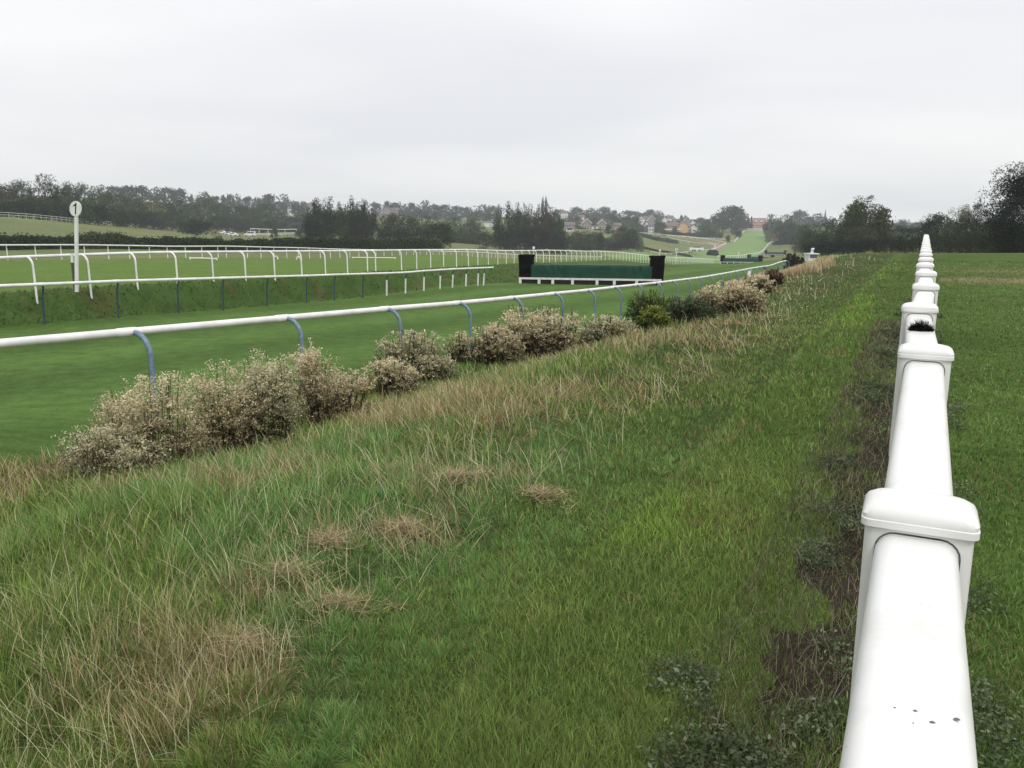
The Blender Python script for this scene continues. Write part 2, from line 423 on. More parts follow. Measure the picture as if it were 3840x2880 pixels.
def cover(X, Y, Z):
    """albedo and surface class for ground points"""
    n = len(X)
    C = np.tile(G_FIELD, (n, 1)); cls = np.zeros(n, int)       # 0 ground (fields)
    s_, v = along_v(X, Y)
    Yc = np.maximum(Y, 1.5)
    X1 = C1 * Yc - C2; v1 = Yc * SA - X1 * CA; t = v / v1
    X2 = x2line(Yc); XW = -15.8 + .359 * (Yc - 26)
    XF = (3000 - 1920) / 3010.0 * Yc - 193000 / 3010.0
    nz = fbm(X * .35, Y * .35); n2 = fbm(X * .05 + 7, Y * .05)
    n3 = fbm(X * 1.2 + 4, Y * 1.2)
    # fields, drier patches
    C = C * (.78 + .5 * n2)[:, None]
    dry = sstep((fbm(X * .018 + 3, Y * .045, 3) - .56) / .12)
    C = C * (1 - dry[:, None] * .5) + np.array((.19, .165, .075)) * dry[:, None] * .5
    # far straight and its turns
    fs = poly_in(X, Y, far_straight)
    C[fs] = (np.array((.150, .225, .080)) * (.9 + .2 * n2[:, None]))[fs]; cls[fs] = 2
    # upper track between the two white rails
    foot = X2 - .85 - np.clip((Yc - 40) * .07, 0, 2.0)
    up = (X > XF) & (X <= foot) & (Y < 330) & (X < XW + 1.0 + (Yc > 150) * 200) & (Y > 2)
    up &= ~((Y > 205) & (X > XW + 1))
    C[up] = (G_TRACK2 * (.88 + .24 * nz[:, None]))[up]; cls[up] = 2
    dr = up & (X < XF + 1.8 + 2 * n2)
    C[dr] = C[dr] * .8 + np.array((.10, .09, .04)) * .2
    # bank
    bk = (X <= foot) & (X > np.minimum(XW + .9, foot - .9) - .1) & (Y < 130)
    mix = sstep((fbm(X * .9, Y * .9) - .5) / .18)
    C[bk] = (G_BANK * (1 - .45 * mix[:, None]) + np.array((.075, .058, .028)) * (.55 * mix[:, None]))[bk]; cls[bk] = 3
    # lower track
    lowt = (X > foot) & (t > np.clip(.87 + (Y - 7) * .004, .87, .97)) & (Y < 215)
    stripes = np.sin((v) * 1.15 + 3 * n2) * .5 + .5
    C[lowt] = (G_TRACK * (.74 + .30 * nz + .30 * stripes)[:, None])[lowt]; cls[lowt] = 1
    # beyond the straight, right hand pasture
    # near bank
    nb = (t <= np.clip(.87 + (Y - 7) * .004, .87, .97)) & (v > 1.35) & (Y < 88)
    C[nb] = (G_ROUGH * (.7 + .6 * nz[:, None]))[nb]; cls[nb] = 3
    mown = (v <= 1.35 + .5 * (n3 - .5)) & (Y < 120)
    C[mown] = (G_MOWN * (.8 + .4 * nz[:, None]))[mown]; cls[mown] = 0
    # dry scorched patches beyond the fence
    px_, py_ = proj(X, Y, Z)
    sc = mown & (v < -.5)
    pt = np.exp(-((X - 14.8) / 2.6) ** 2 - ((Y - 23.6) / 1.1) ** 2) * (.5 + .9 * n3)
    pt2 = np.exp(-((X - 18.0) / 2.5) ** 2 - ((Y - 28) / 1.2) ** 2) * .6
    k = np.clip(pt * 1.2 + pt2, 0, .85)[:, None] * sc[:, None]
    C = C * (1 - k) + np.array((.19, .155, .085)) * k
    # worn soil along the fence
    so = ((v < soil_edge(X, Y, s_)) & (v > -.16)) & (s_ < 20) & (Y < 60)
    C[so] = (SOIL * (.6 + .9 * n3[:, None]) * np.array((1.05, .95, .9)))[so]; cls[so] = np.where(cls[so] == 0, 4, cls[so])
    return C, cls

def build_ground():
    ang_f = np.radians(np.linspace(-42, 44, 560))
    ang_b = np.radians(np.linspace(44, 318, 60))[1:-1]
    ang = np.concatenate([ang_f, ang_b]); na = len(ang)
    r = np.concatenate(([0.0], np.exp(np.linspace(math.log(.6), math.log(18), 210))[:-1], np.exp(np.linspace(math.log(18), math.log(70), 400))[:-1], np.exp(np.linspace(math.log(70), math.log(1700), 260)), [2600, 4500])); nr = len(r)
    AA, RR = np.meshgrid(ang, r)
    X = (np.sin(AA) * RR).ravel(); Y = (np.cos(AA) * RR).ravel()
    Z = terrain(X, np.where(Y < 0, 0, Y))
    nzf = (fbm(X * .004 + 5, Y * .004 + 2) - .5) * 30
    far = np.clip((RR.ravel() - 1300) / 1200, 0, 1)
    Z = Z * (1 - far) + (4 + nzf * .4) * far
    C, cls = cover(X, Y, Z)
    i = np.arange(nr - 1)[:, None] * na; j = np.arange(na)[None, :]; j2 = (j + 1) % na
    quads = np.stack([(i + j), (i + j2), (i + na + j2), (i + na + j)], -1).reshape(-1, 4)
    quads = quads[:, ::-1]
    fc = np.sort(cls[quads], axis=1)[:, 1]
    V = np.stack([X, Y, Z], 1)
    spec = {0: ('ground', 'soil'), 1: ('racetrack', 'turf'), 2: ('outer_racetrack', 'turf'), 3: ('grass_bank', 'soil'), 4: ('soil', 'soil')}
    for k, (name, mat) in spec.items():
        q = quads[fc == k]
        if not len(q): continue
        used = np.unique(q); remap = np.zeros(len(V), int); remap[used] = np.arange(len(used))
        me = mesh_np(name, V[used], [remap[q]], [M[mat]], C[used], smooth=True)
        tag(link(name, me), kind='structure')
build_ground()

# ------------------------------------------------------------------ grass blades
def blades(name, X, Y, Lh, Wd, C, lean=.5, mat='blade', zoff=-.01, kind='stuff', label=None, Z=None, lie=None, cat=None, seg=2, leandir=None, jitter=.35):
    n = len(X)
    Z = terrain(X, Y) if Z is None else Z
    az = rng.uniform(0, 2 * np.pi, n) if leandir is None else leandir + rng.normal(0, .8, n)
    ln = np.abs(rng.normal(0, lean, n)) if lie is None else lie
    ln = np.clip(ln, 0, 1.45)
    dx, dy = np.cos(az) * np.sin(ln), np.sin(az) * np.sin(ln); dz = np.cos(ln)
    pa = rng.uniform(0, 2 * np.pi, n)
    wx, wy = np.cos(pa) * Wd * .5, np.sin(pa) * Wd * .5
    B = np.stack([X, Y, Z + zoff], 1)
    D = np.stack([dx, dy, dz], 1) * Lh[:, None]
    bend = np.stack([np.cos(az), np.sin(az), -.55 * np.ones(n)], 1) * (Lh * rng.uniform(.05, .45, n))[:, None]
    Wv = np.stack([wx, wy, np.zeros(n)], 1)
    mid = B + D * .55 + bend * .12
    tip = B + D + bend * .6
    V = np.stack([B - Wv, B + Wv, mid + Wv * .8, mid - Wv * .8, tip], 1).reshape(-1, 3)
    k = np.arange(n)[:, None] * 5
    quads = k + np.array([[0, 1, 2, 3]]); tris = k + np.array([[3, 2, 4]])
    sh = rng.normal(1, jitter * .5, (n, 1)).clip(.45, 1.8)
    c = (C * sh)
    cc = np.repeat(c, 5, axis=0)
    cc[4::5] *= 1.3
    me = mesh_np(name, V, [quads, tris], [M[mat]], cc)
    o = link(name, me)
    if kind: tag(o, label, cat, kind=kind)
    return o
def sample(n, rmin, rmax, a0, a1, mixlog=.4):
    th = np.radians(rng.uniform(a0, a1, n))
    m = rng.random(n) < mixlog
    r1 = 1 / rng.uniform(1 / rmax, 1 / rmin, n)
    r2 = np.exp(rng.uniform(math.log(rmin), math.log(rmax), n))
    r = np.where(m, r2, r1)
    return np.sin(th) * r, np.cos(th) * r, r

def dryness(X, Y, Z):
    px, py = proj(X, Y, Z)
    d = fbm(X * .9 + 11, Y * .5 + 2, 3) * .9 + (fbm(X * 3 + 1, Y * 2, 2) - .5) * .6 - .05
    for cx, cy, rx, ry, a in ((300, 2600, 520, 260, .34), (900, 2480, 280, 80, .42), (1150, 2250, 360, 70, .38), (1500, 2020, 300, 60, .34), (1800, 1850, 300, 60, .2),
                              (250, 2130, 330, 130, -.34), (1600, 2450, 420, 260, -.30), (700, 2230, 240, 100, -.25), (2300, 1700, 320, 160, -.35), (1900, 1990, 250, 120, -.28),
                              (600, 2780, 200, 120, .1), (2800, 1230, 200, 70, .30), (2300, 1270, 420, 60, .36), (1400, 1560, 420, 60, .22), (500, 1830, 500, 50, .26), (2950, 1030, 140, 60, .5),
                              (2650, 1450, 220, 100, -.1), (1900, 1500, 300, 60, .18), (2700, 1110, 260, 50, .25), (3050, 1000, 160, 40, .3), (1350, 2760, 330, 160, -.3)):
        d = d + a * np.exp(-((px - cx) / rx) ** 2 - ((py - cy) / ry) ** 2)
    return np.clip(d, 0, 1)

def lerp(a, b, t): return a * (1 - t) + b * t
def build_rough():
    n = 860000
    X, Y, r = sample(n, 1.25, 70, -62, 32, .35)
    s_, v = along_v(X, Y)
    X1 = C1 * Y - C2; v1 = Y * SA - X1 * CA; t = v / v1
    edge = 1.5 + (fbm(X * .8, Y * .8) - .5) * 1.1
    keep = (v > edge) & (t < np.clip(.855 + (Y - 7) * .0045, .855, .985) + .025 * rng.random(n)) & (Y > .2)
    X, Y, r, v, t, edge = (a[keep] for a in (X, Y, r, v, t, edge))
    cell = .13
    cxi = np.floor(X / cell); cyi = np.floor(Y / cell)
    tcx = (cxi + _perm[cxi.astype(int) & 255, cyi.astype(int) & 255]) * cell; tcy = (cyi + _perm[(cyi.astype(int) + 91) & 255, cxi.astype(int) & 255]) * cell
    tsz = _perm[(cxi.astype(int) + 37) & 255, (cyi.astype(int) + 11) & 255]
    odir = np.arctan2(Y - tcy, X - tcx)
    X = X + (tcx - X) * .28; Y = Y + (tcy - Y) * .28
    Z = terrain(X, Y); n = len(X)
    d = dryness(X, Y, Z)
    isdry = rng.random(n) < sstep((d - .30) / .5) * (.72 - .3 * sstep((Y - 12) / 15) * (1 - sstep((t - .5) / .3))) + .05
    g = lerp(np.array((.060, .125, .020)), np.array((.270, .350, .090)), rng.random((n, 1)) ** 1.4)
    blu = fbm(X * .5 + 30, Y * .5)[:, None]
    g = lerp(g, np.array((.120, .270, .085)), np.clip((blu - .5) * 3, 0, .45))
    tn = lerp(np.array((.18, .130, .06)), np.array((.52, .42, .23)), rng.random((n, 1)) ** 1.4)
    C = np.where(isdry[:, None], tn, g)
    L0 = lerp(.09, .26, sstep((v - edge) / 2.6)) * rng.uniform(.55, 1.35, n)
    L0 = L0 * (.75 + .6 * fbm(X * .7 + 50, Y * .7))
    L0 = np.where(isdry, L0 * 1.15, L0)
    L0 = L0 * .52 * lerp(1, .38, sstep((Y - 9) / 14) * (1 - sstep((t - .55) / .3)))
    wd = np.maximum(.0020, .00085 * r) * rng.uniform(.7, 1.3, n)
    ldir = np.where(rng.random(n) < .35, 2.6, rng.uniform(0, 6.28, n)) + (fbm(X * .6, Y * .6) - .5) * 5
    ldir = np.where(rng.random(n) < .5, odir, ldir); L0 = L0 * (.8 + .5 * tsz)
    C = C * (.84 + .32 * tsz)[:, None]
    blades('rough_grass', X, Y, L0, wd, C, lean=.8, Z=Z, leandir=ldir, jitter=.5, label='long uncut mixed green and straw grass on the bank slope')
    # tall pale seed stalks
    n = 26000
    X, Y, r = sample(n, 1.4, 45, -42, 30, .5)
    s_, v = along_v(X, Y); X1 = C1 * Y - C2; v1 = Y * SA - X1 * CA; t = v / v1
    keep = (v > 1.9) & (t < .86); X, Y, r = X[keep], Y[keep], r[keep]; n = len(X)
    Z = terrain(X, Y); d = dryness(X, Y, Z)
    keep = rng.random(n) < .25 + d; X, Y, r, Z = X[keep], Y[keep], r[keep], Z[keep]; n = len(X)
    C = lerp(np.array((.36, .34, .18)), np.array((.62, .58, .38)), rng.random((n, 1)))
    blades('seed_grass', X, Y, rng.uniform(.14, .32, n), np.maximum(.0019, .0007 * r), C, lean=.75, Z=Z, leandir=np.where(rng.random(n) < .6, 2.6, rng.uniform(0, 6.28, n)),
           label='tall pale grass stalks with seed heads on the bank')
def build_mown():
    n = 520000
    X, Y, r = sample(n, 1.15, 42, -12, 44, .45)
    s_, v = along_v(X, Y)
    edge = 2.1 + (fbm(X * .8, Y * .8) - .5) * 1.1
    n3 = fbm(X * 1.2 + 4, Y * 1.2)
    soil = (v < soil_edge(X, Y, s_)) & (v > -.17 - .1 * (n3 - .5)) & (s_ < 20)
    keep = (v < edge) & (Y > .3) & (~soil | (rng.random(n) < .55 * sstep((fbm(X * 2.6 + 9, Y * 2.6) - .42) / .12) + .10))
    X, Y, r, v = X[keep], Y[keep], r[keep], v[keep]; n = len(X)
    nz = fbm(X * .6 + 2, Y * .6)[:, None]; nf = fbm(X * 2.3, Y * 2.3)[:, None]
    C = lerp(np.array((.066, .136, .026)), np.array((.215, .290, .078)), np.clip(nz * 1.3 - .2 + .5 * (nf - .5) + rng.normal(0, .16, (n, 1)), 0, 1))
    bright = np.exp(-((v - 1.0) / .35) ** 2) * sstep((fbm(X * .45 + 8, Y * .45) - .5) / .1)
    C = lerp(C, np.array((.22, .36, .05)), bright[:, None] * .6)
    px = np.exp(-((X - 14.8) / 2.6) ** 2 - ((Y - 23.6) / 1.1) ** 2) * 1.3 + np.exp(-((X - 18.0) / 2.5) ** 2 - ((Y - 28) / 1.2) ** 2) * .6
    dry = rng.random(n) < (.05 + .20 * sstep((fbm(X * 1.7 + 20, Y * 1.7) - .60) / .08) + .75 * px * (v < -.4))
    C[dry] = lerp(np.array((.16, .11, .05)), np.array((.30, .22, .11)), rng.random((int(dry.sum()), 1)))
    C = np.where((v < 0)[:, None], C * np.array((.78, .90, .9)), C)
    L0 = rng.uniform(.022, .055, n) * (.7 + .7 * nf[:, 0]) * np.where(v > .9, 1.25, 1.0)
    L0 = np.where(np.abs(v - .95) < .35, L0 * 1.4, L0)
    wd = np.maximum(.0026, .0011 * r) * rng.uniform(.7, 1.3, n)
    blades('mown_grass', X, Y, L0, wd, C, lean=.6, jitter=.7, label='short mown green grass either side of the white fence')
def build_track_grass():
    n = 300000
    X, Y, r = sample(n, 8.5, 75, -38, 22, .5)
    s_, v = along_v(X, Y); X1 = C1 * Y - C2; v1 = Y * SA - X1 * CA; t = v / v1
    X2 = x2line(Y); foot = X2 - 1.0 - np.clip((Y - 40) * .07, 0, 2.0)
    XW = -15.8 + .359 * (Y - 26)
    low = (t > np.clip(.86 + (Y - 7) * .004, .86, .97)) & (X > foot)
    bank = (X <= foot + .2) & (X > np.minimum(XW + .9, foot - .9) - .2)
    keep = low | (bank & (Y < 90))
    X, Y, r, bank = X[keep], Y[keep], r[keep], bank[keep]; n = len(X)
    nz = fbm(X * .35, Y * .35)[:, None]; nf = fbm(X * 1.5 + 5, Y * 1.5)[:, None]
    C = lerp(np.array((.058, .118, .022)), np.array((.125, .200, .045)), np.clip(nz * .7 + .6 * (nf - .3) + rng.normal(0, .15, (n, 1)), 0, 1))
    mix = sstep((fbm(X * 1.1, Y * .7) - .47) / .2)[:, None]; dk = sstep((fbm(X * 2.1 + 77, Y * 1.5) - .5) / .12)[:, None]
    Cb = lerp(np.array((.050, .095, .024)), np.array((.17, .135, .065)), np.clip(mix * .6 + rng.normal(0, .2, (n, 1)), 0, 1)) * (1 - .35 * dk) * 1.3
    C = np.where(bank[:, None], Cb, C)
    L0 = np.where(bank, rng.uniform(.05, .15, n), rng.uniform(.015, .03, n))
    wd = np.maximum(.006, .0013 * r) * rng.uniform(.7, 1.3, n)
    wd = np.where(bank, wd * 1.0, wd)
    i = ~bank
    if 0: blades('track_grass', X[i], Y[i], L0[i], wd[i], C[i], lean=.6, jitter=.16, label='close cut racing turf below the near rail')
    blades('bank_grass', X[bank], Y[bank], L0[bank], wd[bank], C[bank], lean=.6, label='tufty weedy grass on the bank under the white rail')
build_rough(); build_mown(); build_track_grass()

def leafcloud(P, size, C, rngs=rng, up=.3):
    """random leaf quads (folded diamonds) at points P"""
    n = len(P)
    d = rngs.normal(0, 1, (n, 3)); d[:, 2] += up; d /= np.linalg.norm(d, axis=1)[:, None]
    a = rngs.normal(0, 1, (n, 3)); u = np.cross(d, a); u /= np.linalg.norm(u, axis=1)[:, None] + 1e-9
    w = np.cross(d, u)
    sz = (size * rngs.uniform(.6, 1.4, n))[:, None]
    V = np.stack([P - u * sz, P - w * sz * .5 + d * sz * .12, P + u * sz, P + w * sz * .5 + d * sz * .12], 1).reshape(-1, 3)
    q = np.arange(n)[:, None] * 4 + np.array([[0, 1, 2, 3]])
    return V, q, np.repeat(C, 4, axis=0)

def build_weeds():
    # low broad-leaved weeds on the worn soil beside the fence
    n = 6500
    s = np.exp(rng.uniform(math.log(1.2), math.log(16), n)); v = np.where(rng.random(n) < .8, rng.uniform(.11, .8, n), rng.uniform(-.42, -.12, n))
    X = s * SA - v * CA; Y = s * CA + v * SA
    keep = (fbm(X * 1.9 + 60, Y * 1.9) > np.where(v > 0, .535, .58)) & (v < soil_edge(X, Y, s) + .08); X, Y, s = X[keep], Y[keep], s[keep]
    Z = terrain(X, Y); P = []; S = []; C = []
    for i in range(len(X)):
        k = 16
        rr = rng.uniform(.01, .075, k); aa = rng.uniform(0, 6.28, k)
        p = np.stack([X[i] + rr * np.cos(aa), Y[i] + rr * np.sin(aa), Z[i] + rng.uniform(.004, .06, k)], 1)
        P.append(p); S.append(np.full(k, max(.0085, .0016 * s[i]) * rng.uniform(.6, 1.35)))
        C.append(np.tile(lerp(np.array((.055, .085, .035)), np.array((.20, .235, .135)), rng.random() ** 1.5), (k, 1)) * rng.uniform(.7, 1.3, (k, 1)))
    P = np.concatenate(P); S = np.concatenate(S); C = np.concatenate(C)
    V, q, c = leafcloud(P, S, C, up=1.5)
    tag(link('ground_cover', mesh_np('ground_cover', V, [q], [M['leafshrub']], c)), 'small grey green weeds on the bare soil along the fence', kind='stuff')
    # dry stems lying on the soil
    n = 12000
    s = np.exp(rng.uniform(math.log(1.2), math.log(15), n)); v = np.where(rng.random(n) < .88, rng.uniform(.1, .6, n), rng.uniform(-.22, -.12, n))
    X = s * SA - v * CA; Y = s * CA + v * SA
    C = lerp(np.array((.055, .046, .028)), np.array((.32, .275, .19)), rng.random((n, 1)) ** 1.7)
    blades('dead_stems', X, Y, rng.uniform(.04, .14, n), np.maximum(.003, .0009 * s), C, lean=1.0, label='dead brown stems and litter on the soil by the fence')
build_weeds()

def straw(cx, cy, rx, lab):
    p = hit(cx, cy); n = 280
    rr = np.minimum(np.abs(rng.normal(0, .6, n)), 1.2) * rx; aa = rng.uniform(0, 6.28, n)
    X = p[0] + rr * np.cos(aa) * 1.25; Y = p[1] + rr * np.sin(aa) * .8
    Z = terrain(X, Y) + .05 + .05 * np.exp(-(rr / (rx * .6)) ** 2) * rng.random(n)
    C = lerp(np.array((.20, .14, .07)), np.array((.52, .41, .24)), rng.random((n, 1)))
    o = blades('straw_clump', X, Y, rng.uniform(.05, .13, n), np.full(n, max(.0024, .0009 * p[1])), C, Z=Z, lie=rng.uniform(1.1, 1.5, n), kind=None)
    tag(o, lab, 'straw clump', 'clumps of cut straw on the bank')
for a in ((930, 2460, .22, 'largest tangled mound of orange brown cut straw low on the bank'),
          (1085, 2185, .16, 'flattened straw clump with a dark hollow just above the largest mound'),
          (1510, 2020, .15, 'small reddish straw heap on green grass halfway up the bank'),
          (1735, 1815, .16, 'pale straw patch highest up the bank, beyond the reddish heap'),
          (1290, 2310, .16, 'thin streak of orange straw pointing towards the white fence'),
          (1230, 2070, .16, 'loose straw clump over a dark gap in the long grass'),
          (2040, 1890, .18, 'faint brown straw patch where long grass meets mown grass')):
    straw(*a)

# ------------------------------------------------------------------ near white fence
def fence_pt(s, v=0.0, z=0.0): return np.array((s * SA - v * CA, s * CA + v * SA, z))
def round_prof(w, h, r, n=5):
    """rounded rectangle profile centred on x, z from -h to 0"""
    pr = []
    for cx, cz, a0 in ((w / 2 - r, -r, 0), (-w / 2 + r, -r, 90), (-w / 2 + r, -h + r, 180), (w / 2 - r, -h + r, 270)):
        for k in range(n + 1):
            a = math.radians(a0 + 90 * k / n); pr.append((cx + r * math.cos(a), cz + r * math.sin(a)))
    return pr
def cap_mesh():
    """domed post cap: rim then rounded top, local axes x across, y along the fence"""
    m = MB(); w, d, n = .226 / 2, .15 / 2, 6
    vs = []; fs = []; rings = []
    def ring(hw, hd, z, r):
        out = []
        for cx, cy, a0 in ((hw - r, hd - r, 0), (-hw + r, hd - r, 90), (-hw + r, -hd + r, 180), (hw - r, -hd + r, 270)):
            for k in range(n + 1):
                a = math.radians(a0 + 90 * k / n); out.append((cx + r * math.cos(a), cy + r * math.sin(a), z))
        return out
    levels = [(w - .004, d - .004, -.062, .018), (w, d, -.060, .02), (w, d, -.045, .02), (w - .002, d - .002, -.043, .02), (w - .001, d - .001, -.034, .022), (w - .007, d - .006, -.022, .026),
              (w - .020, d - .016, -.011, .034), (w - .042, d - .032, -.004, .036), (w - .065, d - .050, 0, .02), (w - .10, d - .070, .0015, .004)]
    for hw, hd, z, r in levels: rings.append(ring(hw, hd, z, r))
    k = len(rings[0])
    for r_ in rings: vs += r_
    for i in range(len(rings) - 1):
        for j in range(k): fs.append((i * k + j, i * k + (j + 1) % k, (i + 1) * k + (j + 1) % k, (i + 1) * k + j))
    fs.append(tuple(range((len(rings) - 1) * k, len(rings) * k))); fs.append(tuple(reversed(range(k))))
    return m.add(vs, fs)
def build_fence():
    root = empty('white_fence', fence_pt(0), 0)
    tag(root, 'white plastic post and rail fence with domed caps running uphill beside the mown grass', 'fence')
    inv = Matrix.Translation(-Vector(fence_pt(0)))
    S0, DS, NP = -.27, 2.13, 31
    offs = {}; tops = []
    for i in range(NP):
        s = S0 + i * DS
        off = {0: -.044, 1: -.044, 2: -.05, 3: -.012, 4: -.048}.get(i, -.048 + float(rng.normal(0, .004)))
        z = float(plateau(np.array([s * CA]))[0]) + 1.11 + (-.05 if i in (0, 1) else 0) + (float(rng.normal(0, .006)) if i > 4 else 0)
        tops.append((s, off, z))
    a = -A_F
    capm = None
    for i, (s, off, z) in enumerate(tops):
        p = fence_pt(s, off)
        g = gz(p[0], p[1])
        m = MB().box(-.106, .106, -.07, .07, g - .1 - z + .0, -.055, 0)
        yaw = float(rng.normal(0, .012)) if i not in (3,) else .05
        # softly rounded post
        pr = [(x, y) for x, y in [(u, w_ + .065) for u, w_ in round_prof(.210, .13, .02, 3)]]
        m = MB().prism(pr, [((0, 0, g - .1 - z), (1, 0, 0), (0, 1, 0)), ((0, 0, -.055), (1, 0, 0), (0, 1, 0))])
        po = m.build('post', M['white'], root, smooth=True)
        po.location = p + np.array((0, 0, z)) ; po.rotation_euler = (float(rng.normal(0, .006)), float(rng.normal(0, .006)), a + yaw)
        if capm is None:
            c = cap_mesh().build('cap', M['white'], po, smooth=True); capm = c
        else:
            c = capm.copy(); COL.objects.link(c); c.parent = po
        # flat dark ring coloured as the shadow in the gap round the rail, both faces
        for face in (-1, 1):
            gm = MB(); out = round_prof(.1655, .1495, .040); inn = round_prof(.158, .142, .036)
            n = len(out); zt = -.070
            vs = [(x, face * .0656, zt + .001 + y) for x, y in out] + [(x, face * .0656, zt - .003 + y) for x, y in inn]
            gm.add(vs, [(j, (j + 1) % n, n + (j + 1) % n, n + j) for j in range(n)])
            gm.build('socket_shade', M['gap'], po)
    for i in range(NP - 1):
        (s0, o0, z0), (s1, o1, z1) = tops[i], tops[i + 1]
        P0 = Vector(fence_pt(s0 + .02, o0, z0 - .077)); P1 = Vector(fence_pt(s1 - .02, o1, z1 - .077))
        d = (P1 - P0).normalized(); right = Vector((CA, -SA, 0)); upv = right.cross(d).normalized()
        o = MB().prism(round_prof(.16, .144, .038, 6), [(P0, right, upv), (P0.lerp(P1, .5), right, upv), (P1, right, upv)]).build('rail', M['white'], root, smooth=True)
build_fence()

def build_tuft():
    p = fence_pt(5.12, -.028, 0); z = 1.11 - .077
    n = 900
    aa = rng.uniform(0, 6.28, n); rr = np.sqrt(rng.random(n))
    lx = rr * np.cos(aa) * .068; ly = rr * np.sin(aa) * .04
    X = p[0] + lx * CA + ly * SA; Y = p[1] - lx * SA + ly * CA
    C = np.tile(np.array((.006, .006, .005)), (n, 1))
    C[:60] = (.05, .045, .03)
    h = .045 * (1 - rr ** 2) + .012
    o = blades('moss_tuft', X, Y, h * rng.uniform(.7, 1.7, n), np.full(n, .0035), C, Z=np.full(n, z), zoff=0, lean=.6, kind=None)
    # a solid dark core below the hairs
    tag(o, 'black clump of dried moss and grass lying on top of the white rail', 'debris')
    cb = MB(); vs = []; fs = []
    nr, na = 5, 20
    for i in range(nr):
        ph = i / nr * math.pi / 2
        for j in range(na):
            t = 2 * math.pi * j / na; q = 1 + .12 * math.sin(3 * t + i) + .08 * math.sin(7 * t)
            x = math.cos(t) * math.cos(ph) * .062 * q; y = math.sin(t) * math.cos(ph) * .036 * q
            vs.append((p[0] + x * CA + y * SA, p[1] - x * SA + y * CA, z + math.sin(ph) * .034))
    for i in range(nr - 1):
        for j in range(na): fs.append((i * na + j, i * na + (j + 1) % na, (i + 1) * na + (j + 1) % na, (i + 1) * na + j))
    fs.append(tuple(range((nr - 1) * na, nr * na)))
    cb.add(vs, fs).build('moss', M['birch'], o)
    # droppings on the nearest bay
    for (px, py, w, lab) in ((3355, 2652, .0018, 'small round dirt speck on the rail, farthest from the lawn'), (3432, 2664, .0028, 'round dirt speck in the middle of the rail top'), (3497, 2707, .0036, 'smudged dirt speck between the round one and the biggest one'),
                      (3588, 2696, .0045, 'biggest oblong dirt speck, on the lawn side of the rail'), (3425, 2710, .0013, 'faintest pinpoint dirt speck just below the round one')):
        zz = 1.06 - .077 + .001
        bb = (1440 - py) / F; ry = CP + bb * SP; rz = -SP + bb * CP; t = (zz - CAMZ) / rz
        x, y = (px - 1920) / F * t, ry * t
        m = MB(); k = 7
        vs = [(x + math.cos(6.28 * j / k) * w * (1 + .35 * random.random()), y + math.sin(6.28 * j / k) * w * .8, zz - .0005) for j in range(k)] + [(x, y, zz + w * .5)]
        m.add(vs, [(j, (j + 1) % k, k) for j in range(k)])
        tag(m.build('speck', M['speck']), lab, 'dirt speck', 'dirt specks on the white rail')
build_tuft()

